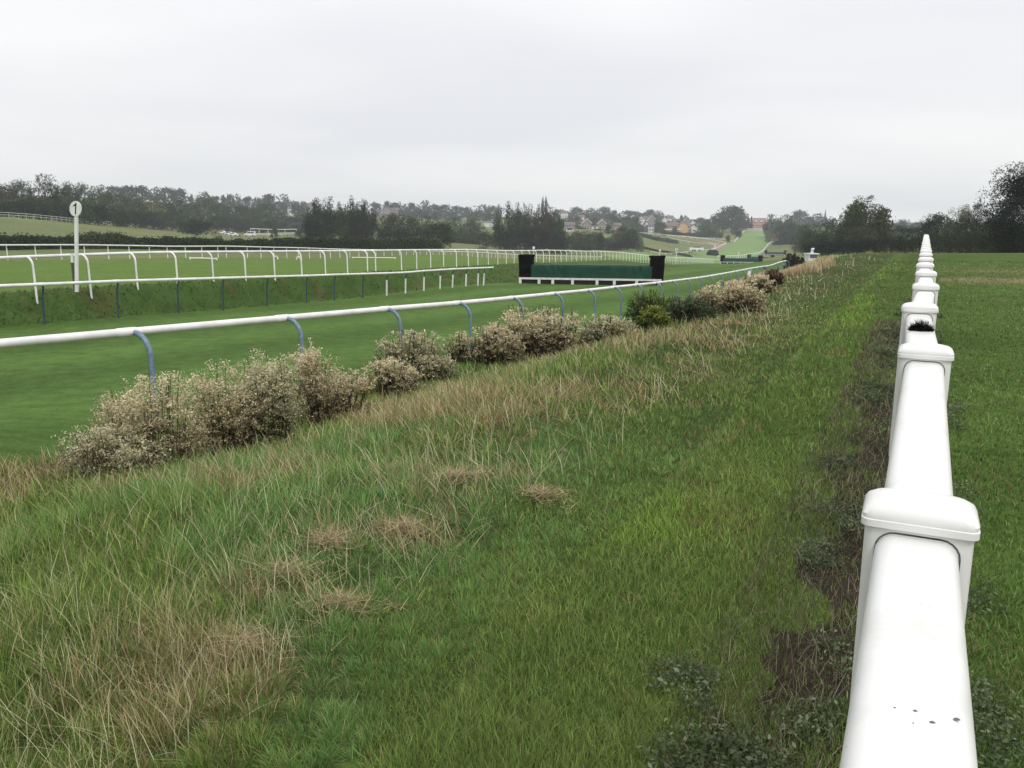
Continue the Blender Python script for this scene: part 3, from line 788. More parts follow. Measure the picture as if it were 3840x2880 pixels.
# ------------------------------------------------------------------ running rails
def interp_path(tab, px):
    xs = [t[0] for t in tab]; ys = [t[1] for t in tab]
    return float(np.interp(px, xs, ys))
def goose(base, top_attach, r, n=8, bend=.30, straight_lean=None):
    """post rising from base, curving over to the rail"""
    B = Vector(base); T = Vector(top_attach)
    up = Vector((0, 0, 1)); H = T.z - B.z
    side = Vector((T.x - B.x, T.y - B.y, 0))
    o = side.length; sd = side.normalized() if o > 1e-6 else Vector((1, 0, 0))
    R = min(bend, H * .4)
    pts = [B, B + up * (H - R) * .5, B + up * (H - R)]
    for k in range(1, n + 1):
        a = math.pi / 2 * k / n
        pts.append(B + up * (H - R + R * math.sin(a)) + sd * (o * (1 - math.cos(a))))
    return pts
def build_rail(name, label, pxs, ytab, Yfn, side, mats, r=.052, rp=.03, offset=.3, sleeves=True, group=None, pxend=(None, None), nseg=10, split=None, height=1.2, postfn=None, cat='running rail'):
    """pxs: pixel columns of the posts on the rail; side +1: posts stand on the fence side (right) of the rail"""
    pts = [at(px, interp_path(ytab, px), Yfn(px)) for px in pxs]
    P = [Vector(p) for p in pts]
    root = empty(name, (P[0].x, P[0].y, gz(P[0].x, P[0].y)))
    O = Vector(root.location)
    tag(root, label, cat, group)
    path = list(P)
    if pxend[0] is not None: path = [Vector(at(pxend[0], interp_path(ytab, pxend[0]), Yfn(pxend[0])))] + path
    if pxend[1] is not None: path = path + [Vector(at(pxend[1], interp_path(ytab, pxend[1]), Yfn(pxend[1])))]
    # smooth the wobble slightly between posts
    dense = []
    for i in range(len(path) - 1):
        k = 3 if i < 12 else 1
        for j in range(k): dense.append(path[i].lerp(path[i + 1], j / k))
    dense.append(path[-1])
    m = MB().tube([p - O for p in dense], r, nseg)
    if sleeves:
        for i, p in enumerate(P[:14]):
            a = P[max(i - 1, 0)]; b = P[min(i + 1, len(P) - 1)]; d = (b - a).normalized()
            m.tube([p - O - d * .22, p - O - d * .21, p - O + d * .05, p - O + d * .06], [r * 1.02, r * 1.13, r * 1.13, r * 1.02], nseg)
    m.build('rail', mats[0], root, smooth=True)
    rest = MB(); nrest = 0
    for i, p in enumerate(P):
        a = P[max(i - 1, 0)]; b = P[min(i + 1, len(P) - 1)]; d = (b - a); d.z = 0; d.normalize()
        rt = Vector((d.y, -d.x, 0))
        bx = p.x + rt.x * offset * side; by = p.y + rt.y * offset * side
        bz = gz(bx, by)
        base = Vector((bx, by, bz - .08))
        if p.z - bz < .25: base.z = p.z - .5
        attach = Vector((p.x + rt.x * r * .6 * side, p.y + rt.y * r * .6 * side, p.z - r * .1))
        if postfn: postfn(i, pxs[i], base - O, attach - O, root, rt); continue
        nb = 7 if i < 30 else 3
        mm = MB().tube([q - O for q in goose(base, attach, rp, nb)], rp, 10 if i < 20 else 6)
        if i < 99: mm.build('post', mats[1], root, smooth=True)
        else: rest.add(mm.v, mm.f); nrest += 1
    if nrest:
        tag(rest.build('far_post', mats[1], root), kind='stuff')
    return root

# rail 1: white rail on blue posts closest to the bank
r1 = [495]
while r1[-1] < 2945: r1.append(3300 - 1 / (1 / (3300 - r1[-1]) + .0920e-3))
r1tab = [(-400, 1332), (0, 1296), (495, 1244), (1054, 1194), (1432, 1160), (1713, 1137), (1913, 1118), (2069, 1102), (2194, 1090), (2297, 1078), (2480, 1059), (2627, 1041), (2709, 1027), (2819, 1006), (2892, 995), (2920, 984), (2952, 977)]
prev = 3300 - 1 / (1 / (3300 - 495.) - .0920e-3)
build_rail('running_rail', 'white running rail on curved pale blue posts along the foot of the bank', [prev] + r1, r1tab, Yrail1, +1, (M['rail'], M['blue']), r=.053, rp=.034, offset=.3, pxend=(-1500, None))

# rail 2: shorter rail on dark posts at the foot of the far bank
r2x = [163, 443, 670, 840, 1006, 1154, 1258, 1365, 1455, 1526, 1595, 1656, 1703, 1753, 1798, 1819]
r2tab = [(-500, 1092), (0, 1073), (452, 1054), (1000, 1038), (1100, 1036), (1290, 1029), (1507, 1023), (1588, 1016), (1700, 1009), (1849, 1003)]
def Yr2(px): return interp_path([(-600, 18.5), (0, 23.3), (163, 24.9), (443, 27.6), (840, 32.3), (1154, 38), (1455, 43.3), (1657, 48), (1849, 53)], px)
def r2post(i, px, base, attach, root, rt):
    lean = base + (attach - base) * .72 - Vector(((attach - base).x, (attach - base).y, 0)) * (.3 if i < 15 else 0)
    pts = [base, base.lerp(lean, .5), lean, attach + Vector((0, 0, -.12)) - rt * .0, attach]
    if px < 1450:
        MB().tube(pts, .033, 8).build('post', M['dkblue'], root, smooth=True)
    else:
        po = MB().tube(pts[2:], .030, 8).build('post', M['dkblue'], root, smooth=True)
        MB().tube([pts[0], pts[1], pts[2]], .047, 8).build('post_sleeve', M['rail'], po, smooth=True)
build_rail('running_rail', 'white running rail on dark leaning posts that stops before the big green covered fence', r2x, r2tab, Yr2, -1, (M['rail'], M['dkblue']), r=.055, offset=.15, pxend=(-300, 1849), sleeves=True, postfn=r2post)

# rail W: long white rail on the far bank
rw = [-150, 96, 304, 483, 636, 773, 896, 1007, 1110, 1200, 1284, 1360, 1391, 1489, 1547, 1600, 1649, 1698, 1743, 1779, 1819, 1855, 1887, 1917, 1948, 1976, 2001, 2028, 2051, 2074, 2095, 2116, 2135, 2154, 2172, 2190, 2206, 2220, 2231]
while rw[-1] < 2672: rw.append(3000 - 1 / (1 / (3000 - rw[-1]) + .0275e-3))
rwtab = [(-400, 985), (0, 967), (96, 963), (483, 949), (640, 946), (1110, 942), (1240, 941), (1360, 940), (1600, 937), (1697, 937), (1740, 936), (1810, 938), (1885, 940), (1950, 940.5), (2049, 938.5), (2100, 939), (2189, 942), (2235, 942),
         (2318, 946), (2380, 952), (2435, 959), (2510, 965), (2579, 967), (2672, 972), (2700, 975)]
build_rail('running_rail', 'long all white running rail with hooped posts on top of the green bank', rw, rwtab, YrailW, +1, (M['rail'], M['rail']), r=.055, rp=.035, offset=.28, pxend=(-700, 2698), sleeves=False)

# rail F: white rail on the far side of the upper track
rf = [-80, 27, 134, 230, 318, 407, 486, 562, 629, 697, 759, 819, 850, 929, 980, 1029, 1077, 1120, 1162, 1203, 1241, 1276, 1314, 1348, 1381, 1412, 1442, 1472, 1500, 1526, 1553, 1577]
while rf[-1] < 2430: rf.append(3000 - 1 / (1 / (3000 - rf[-1]) + .0125e-3))
rftab = [(-300, 920), (0, 919), (300, 918), (560, 922), (640, 924), (860, 923), (1000, 927), (1100, 928.5), (1200, 932), (1300, 935), (1400, 937), (1500, 938), (1600, 940), (1663, 943), (1750, 944), (1830, 948), (1940, 955), (2049, 958), (2135, 960), (2235, 961), (2330, 963), (2430, 964)]
build_rail('running_rail', 'thin white running rail before the dark hedge on the far side of the upper track', rf, rftab, YrailF, -1, (M['rail'], M['rail']), r=.062, rp=.045, offset=.12, pxend=(-300, 2450), sleeves=False, nseg=8)

# distant rails given as ground pixel and distance
def far_rail(label, pts, step=6.0, h=1.25, rows=1, name='running_rail', white='rail_far', r=.09):
    P = [Vector(at(*p)) for p in pts]
    for p in P: p.z = gz(p.x, p.y)
    root = empty(name, P[0]); O = P[0].copy()
    tag(root, label, 'running rail')
    L_ = [0.0]
    for i in range(1, len(P)): L_.append(L_[-1] + (P[i] - P[i - 1]).length)
    n = max(2, min(90, int(L_[-1] / step)))
    Q = []
    for k in range(n + 1):
        d = L_[-1] * k / n
        x = float(np.interp(d, L_, [p.x for p in P])); y = float(np.interp(d, L_, [p.y for p in P]))
        Q.append(Vector((x, y, gz(x, y))))
    for row in range(rows):
        MB().tube([q - O + Vector((0, 0, h * (1 - .42 * row))) for q in Q], r, 6).build('rail', M[white], root)
    for q in Q:
        MB().tube([q - O - Vector((0, 0, .1)), q - O + Vector((0, 0, h * .98))], r * .62, 5).build('post', M[white], root)
    return root
far_rail('white rail curving from the finishing straight round the brown bridleway bend', [(2440, 960, 395), (2480, 959, 400), (2571, 955, 420), (2640, 944, 450), (2686, 938, 480), (2718, 922, 510), (2724, 916, 530), (2713, 912, 545), (2680, 907, 570), (2640, 901, 590), (2600, 897, 600), (2560, 894, 605)], r=.13)
far_rail('outer white rail below the village gardens ending at the uphill straight', [(2390, 880, 560), (2480, 885, 590), (2578, 891, 605), (2686, 898, 590), (2732, 908, 565), (2752, 913, 542)], r=.14)
far_rail('white rail up the side of the uphill straight below the round oak', [(2752, 913, 540), (2775, 886, 630), (2795, 868, 700)], r=.16)
far_rail('white rail up the side of the uphill straight under the red roofed building', [(2881, 905, 600), (2872, 880, 650), (2874, 868, 700)], r=.16)
far_rail('white rail sweeping from the bend down behind the three covered fences', [(2881, 905, 600), (2892, 907, 600), (2901, 915, 560), (2869, 937, 480), (2823, 960, 395), (2745, 972, 340), (2690, 976, 330)], r=.13, h=1.4)
far_rail('second white rail on the inside of the brown bridleway bend', [(2500, 889, 560), (2600, 902, 545), (2660, 912, 520), (2684, 922, 495), (2676, 934, 470)], r=.11)

def hill_fence(label, pts, rows, h, step, **k): return far_rail(label, pts, step=step, h=h, rows=rows, name='rail_fence', **k)
hill_fence('white two bar fence along the brow of the field before the wood', [(-300, 826, 190), (0, 826, 195), (60, 828, 200), (150, 830, 210), (240, 834, 225), (340, 838, 250), (480, 850, 290), (640, 862, 345)], 2, 1.35, 3.2, r=.05)
hill_fence('shorter white three bar fence just behind the two bar fence near the number sign', [(222, 826, 240), (300, 834, 250), (400, 843, 262)], 3, 1.5, 3.2, r=.05)
hill_fence('white rail in front of the grey wood beside the parked white van', [(940, 880, 400), (1010, 880, 395), (1060, 880, 390), (1112, 876, 390)], 1, 2.3, 5, r=.17)
hill_fence('lower white rail before the wood between van and dark conifer clump', [(960, 887, 372), (1040, 887, 370), (1105, 885, 370)], 2, 1.2, 5, r=.12)

# stray hoops and fallen rails lying on the far edge of the upper track
def fallen(px0, px1, py, Y, label, loop=False):
    a = Vector(at(px0, py, Y)); b = Vector(at(px1, py, Y)); a.z = gz(a.x, a.y) + .12; b.z = gz(b.x, b.y) + .12
    root = empty('loose_rail', a); tag(root, label, 'loose rail')
    if loop: pts = [Vector((0, 0, 0)), (b - a) * .3 + Vector((0, 0, .22)), (b - a) * .7 + Vector((0, 0, .24)), b - a]
    else: pts = [Vector((0, 0, 0)), (b - a) * .5 + Vector((0, 0, .02)), b - a]
    MB().tube(pts, .06, 8).build('pipe', M['rail_far'], root, smooth=True)
    for q in (pts[0], pts[-1]): MB().tube([q + Vector((0, 0, -.14)), q + Vector((0, 0, .1))], .08, 8).build('foot', M['rail_far'], root)
fallen(712, 812, 963, 78, 'long loose white rail lying on turf between two hooped posts')
fallen(1026, 1042, 965, 92, 'short white hoop lying on the turf beyond the loose rail', True)
fallen(1112, 1126, 966, 96, 'small white foot piece lying alone on the turf by the hedge', True)
fallen(1322, 1482, 965, 112, 'very long white pipe lying flat on the turf before the hedge end')

# ------------------------------------------------------------------ signs (furlong markers)
def marker(px_top, py_top, px_base, Y, disc_w, disc_h, label, digit=None, lean=0.0, stake=False, base_py=None, thick=.035, pole=.05):
    b = Vector(at(px_base, 900, Y)); b.z = gz(b.x, b.y)
    if base_py is not None: b.z = at(px_base, base_py, Y)[2]
    t = Vector(at(px_top, py_top, Y))
    root = empty('distance_marker', b); tag(root, label, 'distance marker', None)
    up = (t - b); H = up.length; up.normalize()
    right = Vector((1, -.05, 0)).normalized(); fwd = up.cross(right).normalized()    # fwd points away from the viewer
    MB().prism([(-pole, -.03), (pole, -.03), (pole, .03), (-pole, .03)], [(up * -.1, right, fwd), (up * (H - disc_h * .42), right, fwd)]).build('pole', M['sign'], root)
    n = 32; vs = []; fs = []
    c = t - b
    for k in range(n):
        a = 2 * math.pi * k / n
        for th in (-thick / 2 - .031, thick / 2 - .031):
            vs.append(c + right * math.cos(a) * disc_w / 2 + up * math.sin(a) * disc_h / 2 + fwd * th)
    for k in range(n): fs.append((2 * k, 2 * ((k + 1) % n), 2 * ((k + 1) % n) + 1, 2 * k + 1))
    fs.append(tuple(2 * k for k in reversed(range(n)))); fs.append(tuple(2 * k + 1 for k in range(n)))
    disc = MB().add(vs, fs).build('disc', M['sign'], root)
    if digit:
        if digit == '1':
            pol = [(-.012, -.40), (.055, -.40), (.055, .42), (.0, .42), (-.06, .30), (-.14, .25), (-.14, .17), (-.06, .20), (-.012, .23)]
            pol = [(x * 1.3, y) for x, y in pol]
        else:
            pol = [(-.2, -.34), (.2, -.34), (.2, -.24), (-.06, -.24), (.18, .02), (.19, .2), (.08, .34), (-.1, .34), (-.2, .2), (-.1, .17), (-.03, .24), (.06, .22), (.08, .1), (-.2, -.22)]
        lean_r = (right + up * .10).normalized()
        v2 = []
        for th in (-.0115, 0.0):
            for x, y in pol: v2.append(c + right * (x * disc_w + y * .06 * disc_w) + up * y * disc_h * .9 + fwd * (th - .031 - thick / 2))
        k = len(pol)
        f2 = [tuple(range(k)), tuple(reversed(range(k, 2 * k)))] + [(i, i + k, (i + 1) % k + k, (i + 1) % k) for i in range(k)]
        MB().add(v2, f2).build('number', M['black'], disc)
    if stake:
        MB().prism([(-.035, -.03), (.035, -.03), (.035, .03), (-.035, .03)], [(Vector((-.10, .06, -.1)), right, fwd), (Vector((-.085, .06, .88)), right, fwd)]).build('brace', M['oldwood'], root)
        MB().prism([(-.035, -.025), (.035, -.025), (.035, .03), (-.035, .03)], [(Vector((-.085, .06, .882)), right, fwd), (Vector((-.075, .06, 1.18)), right, fwd)]).build('brace_top', M['sign'], root)
    return root
marker(286, 783, 268, 26.6, .40, .50, 'tall leaning white pole with an oval disc bearing a black 1', '1', stake=True, base_py=1084, pole=.055)
marker(2001.5, 929, 2001, 74, .26, .27, 'small round white marker disc behind the hooped rail by the round tree clump', None, base_py=990, pole=.03)
marker(2475, 939, 2474.5, 245, .62, .68, 'smaller white marker disc standing on the pasture behind the rail end', None, base_py=960, pole=.07)
marker(2537, 936, 2538, 168, .62, .66, 'white marker disc on a tall pole rising through the rail end', '2', base_py=986, pole=.07)
marker(2770, 949, 2770, 330, .75, .8, 'white marker disc on a pole just above the second covered fence', None, base_py=972, pole=.11)

# ------------------------------------------------------------------ steeplechase fences
def chase_fence(pl, pr, hw, hc, label, near=False):
    """pl, pr: ground points of the left and right ends"""
    A = Vector(pl); Bv = Vector(pr)
    root = empty('steeplechase_fence', A); tag(root, label, 'steeplechase fence', 'covered steeplechase fences on the course')
    d = (Bv - A); Lw = d.length; d.normalize()
    n = Vector((d.y, -d.x, 0)); n.normalize()              # towards the viewer
    if n.y > 0: n = -n
    up = Vector((0, 0, 1))
    def P(x, y, z): return d * x + n * y + up * z
    tarp = M['tarp'] if near else M['tarp_far']
    ww = Lw * .092
    # wings: ragged boxes of birch, wider at the top
    for s in (0, 1):
        m = MB(); rows = 9; cols = 6
        x0 = 0 if s == 0 else Lw - ww
        vs = []; fs = []
        zs = [.30 + (hw - .30) * k / (rows - 1) for k in range(rows)]
        for k, z in enumerate(zs):
            fl = .05 * k / (rows - 1)
            jit = lambda: random.uniform(-.025, .025) if near else 0
            xa, xb = (x0 - fl * (s == 0) - .02, x0 + ww + fl * .3) if s == 0 else (x0 - fl * .3, x0 + ww + fl * .6)
            ring = [(xa, .25), ((xa + xb) / 2, .27), (xb, .25), (xb, -.2), (xb, -.55), ((xa + xb) / 2, -.57), (xa, -.55), (xa, -.2)]
            for x, y in ring: vs.append(P(x + jit(), y + jit(), z + (jit() * 1.6 if k in (0, rows - 1) else 0)))
        for k in range(rows - 1):
            for j in range(8): fs.append((k * 8 + j, k * 8 + (j + 1) % 8, (k + 1) * 8 + (j + 1) % 8, (k + 1) * 8 + j))
        fs.append(tuple(range((rows - 1) * 8, rows * 8))); fs.append(tuple(reversed(range(8))))
        wing = m.add(vs, fs).build('wing', M['birch'], root)
        if near:      # bristling twigs on top and edges
            nn = 900
            tx = rng.uniform(x0 - .1, x0 + ww + .08, nn); ty = rng.uniform(-.55, .27, nn)
            V = []; Fq = []
            for i in range(nn):
                b = P(tx[i], ty[i], hw - .12); tpt = b + up * random.uniform(.10, .17) + d * random.uniform(-.04, .04)
                V += [b - d * .008, b + d * .008, tpt]; Fq.append((3 * i, 3 * i + 1, 3 * i + 2))
            MB().add(V, Fq).build('twigs', M['birch'], wing)
    # birch body under the tarpaulin
    m = MB()
    prof = [(-.45, .02), (.20, .02), (.28, .42), (.14, hc - .12), (-.30, hc - .12), (-.45, .5)]
    m.prism(prof, [(P(ww * .5, 0, 0), n, up), (P(Lw - ww * .5, 0, 0), n, up)])
    m.build('birch_body', M['birch'], root)
    # tarpaulin with folds
    nx, nz_ = (150, 14) if near else (24, 5)
    vs = []; fs = []
    x0, x1 = ww * .93, Lw - ww * .85
    path = [(.36, .50), (.33, .62), (.30, .8), (.27, hc - .25), (.25, hc - .06), (.20, hc), (-.05, hc + .015), (-.32, hc), (-.38, hc - .1), (-.46, .55)]
    for i in range(nx + 1):
        x = x0 + (x1 - x0) * i / nx
        for j, (y, z) in enumerate(path):
            q = 0
            if near:
                f = 1 - min(1, max(0, (z - .5) / (hc - .5)))
                for cx, sl, w_, am in ((1.9, 1.1, .10, .05), (2.5, 1.2, .07, .07), (2.9, 1.3, .10, .05), (4.9, -.7, .09, .05), (6.7, 1.0, .08, .06), (5.6, .5, .2, .03), (3.6, -.4, .25, .03), (8.9, 1.2, .10, .07), (8.4, .8, .12, .03), (1.2, -.5, .07, .04)):
                    t = (x - cx - sl * f * .5) / w_
                    q += 1.35 * am * math.exp(-t * t) * math.sin(math.pi * min(1, .25 + f * .8))
                q += .006 * math.sin(x * 2.1 + z * 5) + .003 * math.sin(x * 7 + z * 3)
                if x > x1 - .75 and j == 0: z = z - .42 * min(1, (x - (x1 - .75)) / .35)
                elif x > x1 - .75 and j == 1: z = z - .2
                elif j == 0: z += .02 * math.sin(x * 2.3) - .04
                if j in (5, 6, 7): z += .012 * math.sin(x * 2.7 + 1)
            vs.append(P(x, y + q, z))
    kk = len(path)
    for i in range(nx):
        for j in range(kk - 1): fs.append((i * kk + j, (i + 1) * kk + j, (i + 1) * kk + j + 1, i * kk + j + 1))
    MB().add(vs, fs).build('tarpaulin', tarp, root, smooth=True)
    # white guard rail and stub legs
    y = .46
    x0, x1 = .12, Lw - .12
    MB().prism([(-.02, -.07), (.02, -.07), (.02, .07), (-.02, .07)], [(P(x0, y, .40), n, up), (P(x1, y, .40), n, up)]).build('guard_rail', M['board'], root)
    fr = (0, .138, .237, .379, .553, .675, .83, .985) if near else (0, .17, .33, .5, .66, .82, .97)
    for f in fr:
        x = x0 + (x1 - x0) * f
        MB().prism([(-.10, -.03), (.10, -.03), (.10, .03), (-.10, .03)], [(P(x, y + .055, -.1), d, n), (P(x, y + .055, .475), d, n)]).build('leg', M['board'], root)
    MB().prism([(-.01, 0), (.01, 0), (.01, .36), (-.01, .36)], [(P(x0, .38, 0), n, up), (P(x1, .38, 0), n, up)]).build('black_fill', M['black'], root)  # black sheet filling the space between the legs below the guard rail
    return root
def gp(px, py, Y): p = at(px, py, Y); p[2] = p[2]; return p
chase_fence(at(1950, 1062, 59.2), at(2487, 1070.5, 57.0), 2.1, 1.42, 'large steeplechase fence with bright green tarpaulin and black wings, closest on the course', near=True)
chase_fence(at(2702, 988, 203), at(2857, 990, 198), 2.1, 1.35, 'dark covered steeplechase fence on white legs where the long white rail ends')
chase_fence(at(2803, 976, 318), at(2900, 979, 308), 2.3, 1.4, 'dark covered steeplechase fence partly hidden, second going away down the course')
chase_fence(at(2868, 956, 392), at(2946, 958, 385), 2.4, 1.45, 'most distant black covered steeplechase fence on the pasture by the hedge')

# ------------------------------------------------------------------ dead shrubs and weeds along the blue-posted rail
def shrub(x0, x1, ytop, ybase, n, cols, label, name='dead_shrub', leaf=None, group='dry shrubs along the blue posted rail', cat='shrub', yoff=0.0, dens=1.0, stemc=(.10, .07, .045), flower=None, Yfix=None):
    cx = (x0 + x1) / 2
    g = hit(cx, ybase) if Yfix is None else at(cx, ybase, Yfix)
    Yb = g[1] + yoff
    a = at(x0, ybase, Yb); b = at(x1, ybase, Yb); top = at(cx, ytop, Yb)
    w = b[0] - a[0]; base = np.array(((a[0] + b[0]) / 2, Yb, gz((a[0] + b[0]) / 2, Yb)))
    H = max(.15, top[2] - base[2])
    depth = min(max(w * .55, .3), 1.3)
    root = empty(name, base); tag(root, label, cat, group)
    # lobes
    nl = max(9, int(10 + w * 12)); lob = []
    for i in range(nl):
        u = rng.uniform(-.46, .46); hfac = 1 - abs(u) * rng.uniform(.1, .9)
        lob.append((u * w, rng.uniform(-.35, .35) * depth, H * hfac * rng.uniform(.25, .86), rng.uniform(.12, .21) * min(w, H * 1.3)))
    lob.append((0.0, 0.0, H * .8, .2 * min(w, H)))
    lob = np.array(lob)
    ls = leaf or max(.010, .00125 * Yb)
    k = rng.integers(0, len(lob), n)
    d = rng.normal(0, 1, (n, 3)); d /= np.linalg.norm(d, axis=1)[:, None]
    rad = lob[k, 3] * (rng.random(n) ** .35) * (1 + .35 * (rng.random(n) < .12))
    P = lob[k, :3] + d * rad[:, None] * np.array((1.05, 1.0, 1.25))
    ncl = max(8, n // 22); ci = rng.integers(0, ncl, n); sd = d[ci] + np.array((0, 0, .7)); sd /= np.linalg.norm(sd, axis=1)[:, None]
    slen = (.05 + .10 * rng.random(ncl) ** 2)[ci] * min(1.6, max(1, Yb / 14))
    P = P[ci] + sd * (slen * rng.random(n))[:, None] + rng.normal(0, .013 * max(1, Yb / 14), (n, 3))
    low = (rng.random(ncl) < .3)[ci]
    P[low, 2] *= (rng.random(ncl) ** .8)[ci][low]
    P[:, 0] += (rng.normal(0, .02, n)) * w
    P[:, 2] = np.maximum(P[:, 2], .02)
    keep = P[:, 2] < H * 1.06
    P = P[keep]; n = len(P)
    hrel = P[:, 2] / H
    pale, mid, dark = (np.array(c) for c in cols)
    tmix = np.clip(hrel * 1.15 - .08 + rng.normal(0, .30, n), 0, 1)[:, None]  # colour darkens towards the base, painting in the shade of the hollows
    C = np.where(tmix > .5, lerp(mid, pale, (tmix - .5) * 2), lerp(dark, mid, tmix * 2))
    C = C * rng.uniform(.75, 1.3, (n, 1))
    if flower is not None:
        fl = (rng.random(n) < .25) & (hrel > .5); C[fl] = np.array(flower) * rng.uniform(.8, 1.2, (int(fl.sum()), 1))
    # sprays that stick out of the outline
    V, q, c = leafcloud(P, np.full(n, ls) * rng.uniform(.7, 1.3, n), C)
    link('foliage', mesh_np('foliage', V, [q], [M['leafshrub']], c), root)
    # stems
    ns = int(90 * max(.5, w)); mb = MB()
    for i in range(ns):
        l = lob[rng.integers(0, len(lob))]
        bx, by = l[0] * .7 + rng.normal(0, .05), l[1] * .6
        tip = Vector((l[0] + rng.normal(0, .06), l[1] + rng.normal(0, .05), min(H * 1.12, l[2] + l[3] * rng.uniform(0, 1.7))))
        B0 = Vector((bx, by, -.05))
        mb.tube([B0, B0.lerp(tip, .5) + Vector((rng.normal(0, .03), 0, .03)), tip], [max(.004, .0006 * Yb), max(.003, .0005 * Yb), max(.0015, .0003 * Yb)], 4)
    mb.build('stems', M['bark'], root)
    return root
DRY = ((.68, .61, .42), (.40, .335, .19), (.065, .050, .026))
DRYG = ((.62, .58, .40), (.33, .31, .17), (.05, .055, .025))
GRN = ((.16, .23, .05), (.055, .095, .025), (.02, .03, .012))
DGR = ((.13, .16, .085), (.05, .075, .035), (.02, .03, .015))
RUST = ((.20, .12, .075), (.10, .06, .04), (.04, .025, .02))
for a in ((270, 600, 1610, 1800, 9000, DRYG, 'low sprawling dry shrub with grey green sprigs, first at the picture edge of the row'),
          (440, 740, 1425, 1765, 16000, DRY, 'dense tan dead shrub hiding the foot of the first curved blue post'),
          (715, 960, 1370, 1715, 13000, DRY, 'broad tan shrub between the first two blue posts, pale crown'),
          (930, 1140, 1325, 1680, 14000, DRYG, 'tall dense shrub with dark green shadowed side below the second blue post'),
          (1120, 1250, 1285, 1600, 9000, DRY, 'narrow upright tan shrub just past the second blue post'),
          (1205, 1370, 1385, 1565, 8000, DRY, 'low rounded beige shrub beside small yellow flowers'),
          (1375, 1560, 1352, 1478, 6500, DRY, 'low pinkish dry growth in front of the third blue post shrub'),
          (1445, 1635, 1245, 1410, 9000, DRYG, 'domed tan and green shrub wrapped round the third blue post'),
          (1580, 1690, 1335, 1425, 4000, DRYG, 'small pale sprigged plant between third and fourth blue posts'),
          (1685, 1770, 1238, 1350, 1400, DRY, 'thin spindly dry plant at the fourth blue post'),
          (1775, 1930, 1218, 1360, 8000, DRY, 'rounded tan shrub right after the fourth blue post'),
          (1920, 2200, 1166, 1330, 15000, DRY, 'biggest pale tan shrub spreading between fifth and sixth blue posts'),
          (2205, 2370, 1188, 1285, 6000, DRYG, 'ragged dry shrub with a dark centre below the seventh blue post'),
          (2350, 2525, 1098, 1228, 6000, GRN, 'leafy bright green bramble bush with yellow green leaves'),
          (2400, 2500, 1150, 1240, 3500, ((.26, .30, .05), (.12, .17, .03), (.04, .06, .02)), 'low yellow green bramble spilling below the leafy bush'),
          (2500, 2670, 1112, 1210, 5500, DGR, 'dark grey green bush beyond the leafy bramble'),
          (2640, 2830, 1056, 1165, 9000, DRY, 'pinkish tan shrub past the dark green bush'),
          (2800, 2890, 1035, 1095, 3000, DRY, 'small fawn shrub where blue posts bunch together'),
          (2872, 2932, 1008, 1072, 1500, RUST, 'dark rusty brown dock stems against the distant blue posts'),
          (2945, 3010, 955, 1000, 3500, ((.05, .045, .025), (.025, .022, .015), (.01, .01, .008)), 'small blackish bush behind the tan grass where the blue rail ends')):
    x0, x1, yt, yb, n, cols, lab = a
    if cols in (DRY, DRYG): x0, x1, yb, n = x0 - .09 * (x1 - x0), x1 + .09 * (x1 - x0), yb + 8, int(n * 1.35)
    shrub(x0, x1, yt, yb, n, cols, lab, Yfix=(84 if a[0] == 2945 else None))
shrub(1340, 1390, 1455, 1500, 500, ((.10, .14, .04), (.05, .09, .02), (.03, .05, .02)), 'small plant with bright yellow flowers by the beige shrub', name='yellow_flower', cat='flower', group=None, leaf=.012, flower=(.62, .45, .03))
shrub(1405, 1450, 1445, 1490, 260, ((.10, .14, .04), (.05, .09, .02), (.03, .05, .02)), 'second smaller yellow flowered plant nearer the third blue post', name='yellow_flower', cat='flower', group=None, leaf=.010, flower=(.6, .45, .05))

def ridge_grass():
    n = 14000
    px = 2720 + 380 * rng.random(n) ** .9; k = rng.random(n)
    py = lerp(np.interp(px, [2720, 2940, 3060, 3140], [1075, 1000, 975, 968]), np.interp(px, [2720, 2940, 3060, 3140], [1120, 1070, 1010, 978]), k)
    Ys = np.exp(np.linspace(math.log(28), math.log(80), 60))
    a = (px - 1920.0) / F; b = (1440.0 - py) / F; ry = CP + b * SP; rz = -SP + b * CP
    best = np.full(n, np.nan)
    for Yv in Ys:
        X = a * Yv / ry; Z = CAMZ + rz * Yv / ry
        d = Z - terrain(X, np.full(n, Yv)); m = (d <= 0) & np.isnan(best); best[m] = Yv
    m = ~np.isnan(best); Y = best[m] + rng.normal(0, .4, m.sum()); X = (a * best / ry)[m]
    C = lerp(np.array((.26, .20, .10)), np.array((.60, .50, .32)), rng.random((len(X), 1)))
    blades('tan_grass', X, Y, rng.uniform(.15, .38, len(X)), .0012 * Y, C, lean=.3, label='tall sandy dry grass on the ridge where the blue rail ends')
ridge_grass()

# little white flower heads scattered on the ridge end of the bank
def daisies():
    n = 130; P = []
    for i in range(n):
        px = rng.uniform(2650, 3150); py = rng.uniform(1060, 1260)
        h = hit(px, py); P.append(h + np.array((0, 0, rng.uniform(.12, .3))))
    P = np.array(P)
    V, q, c = leafcloud(P, .0011 * P[:, 1] * 1.1, np.tile(np.array((.62, .62, .5)), (n, 1)), up=2)
    tag(link('flower_heads', mesh_np('flower_heads', V, [q], [M['leafshrub']], c)), 'scattered tiny white flower heads in the bank grass', kind='stuff')
daisies()

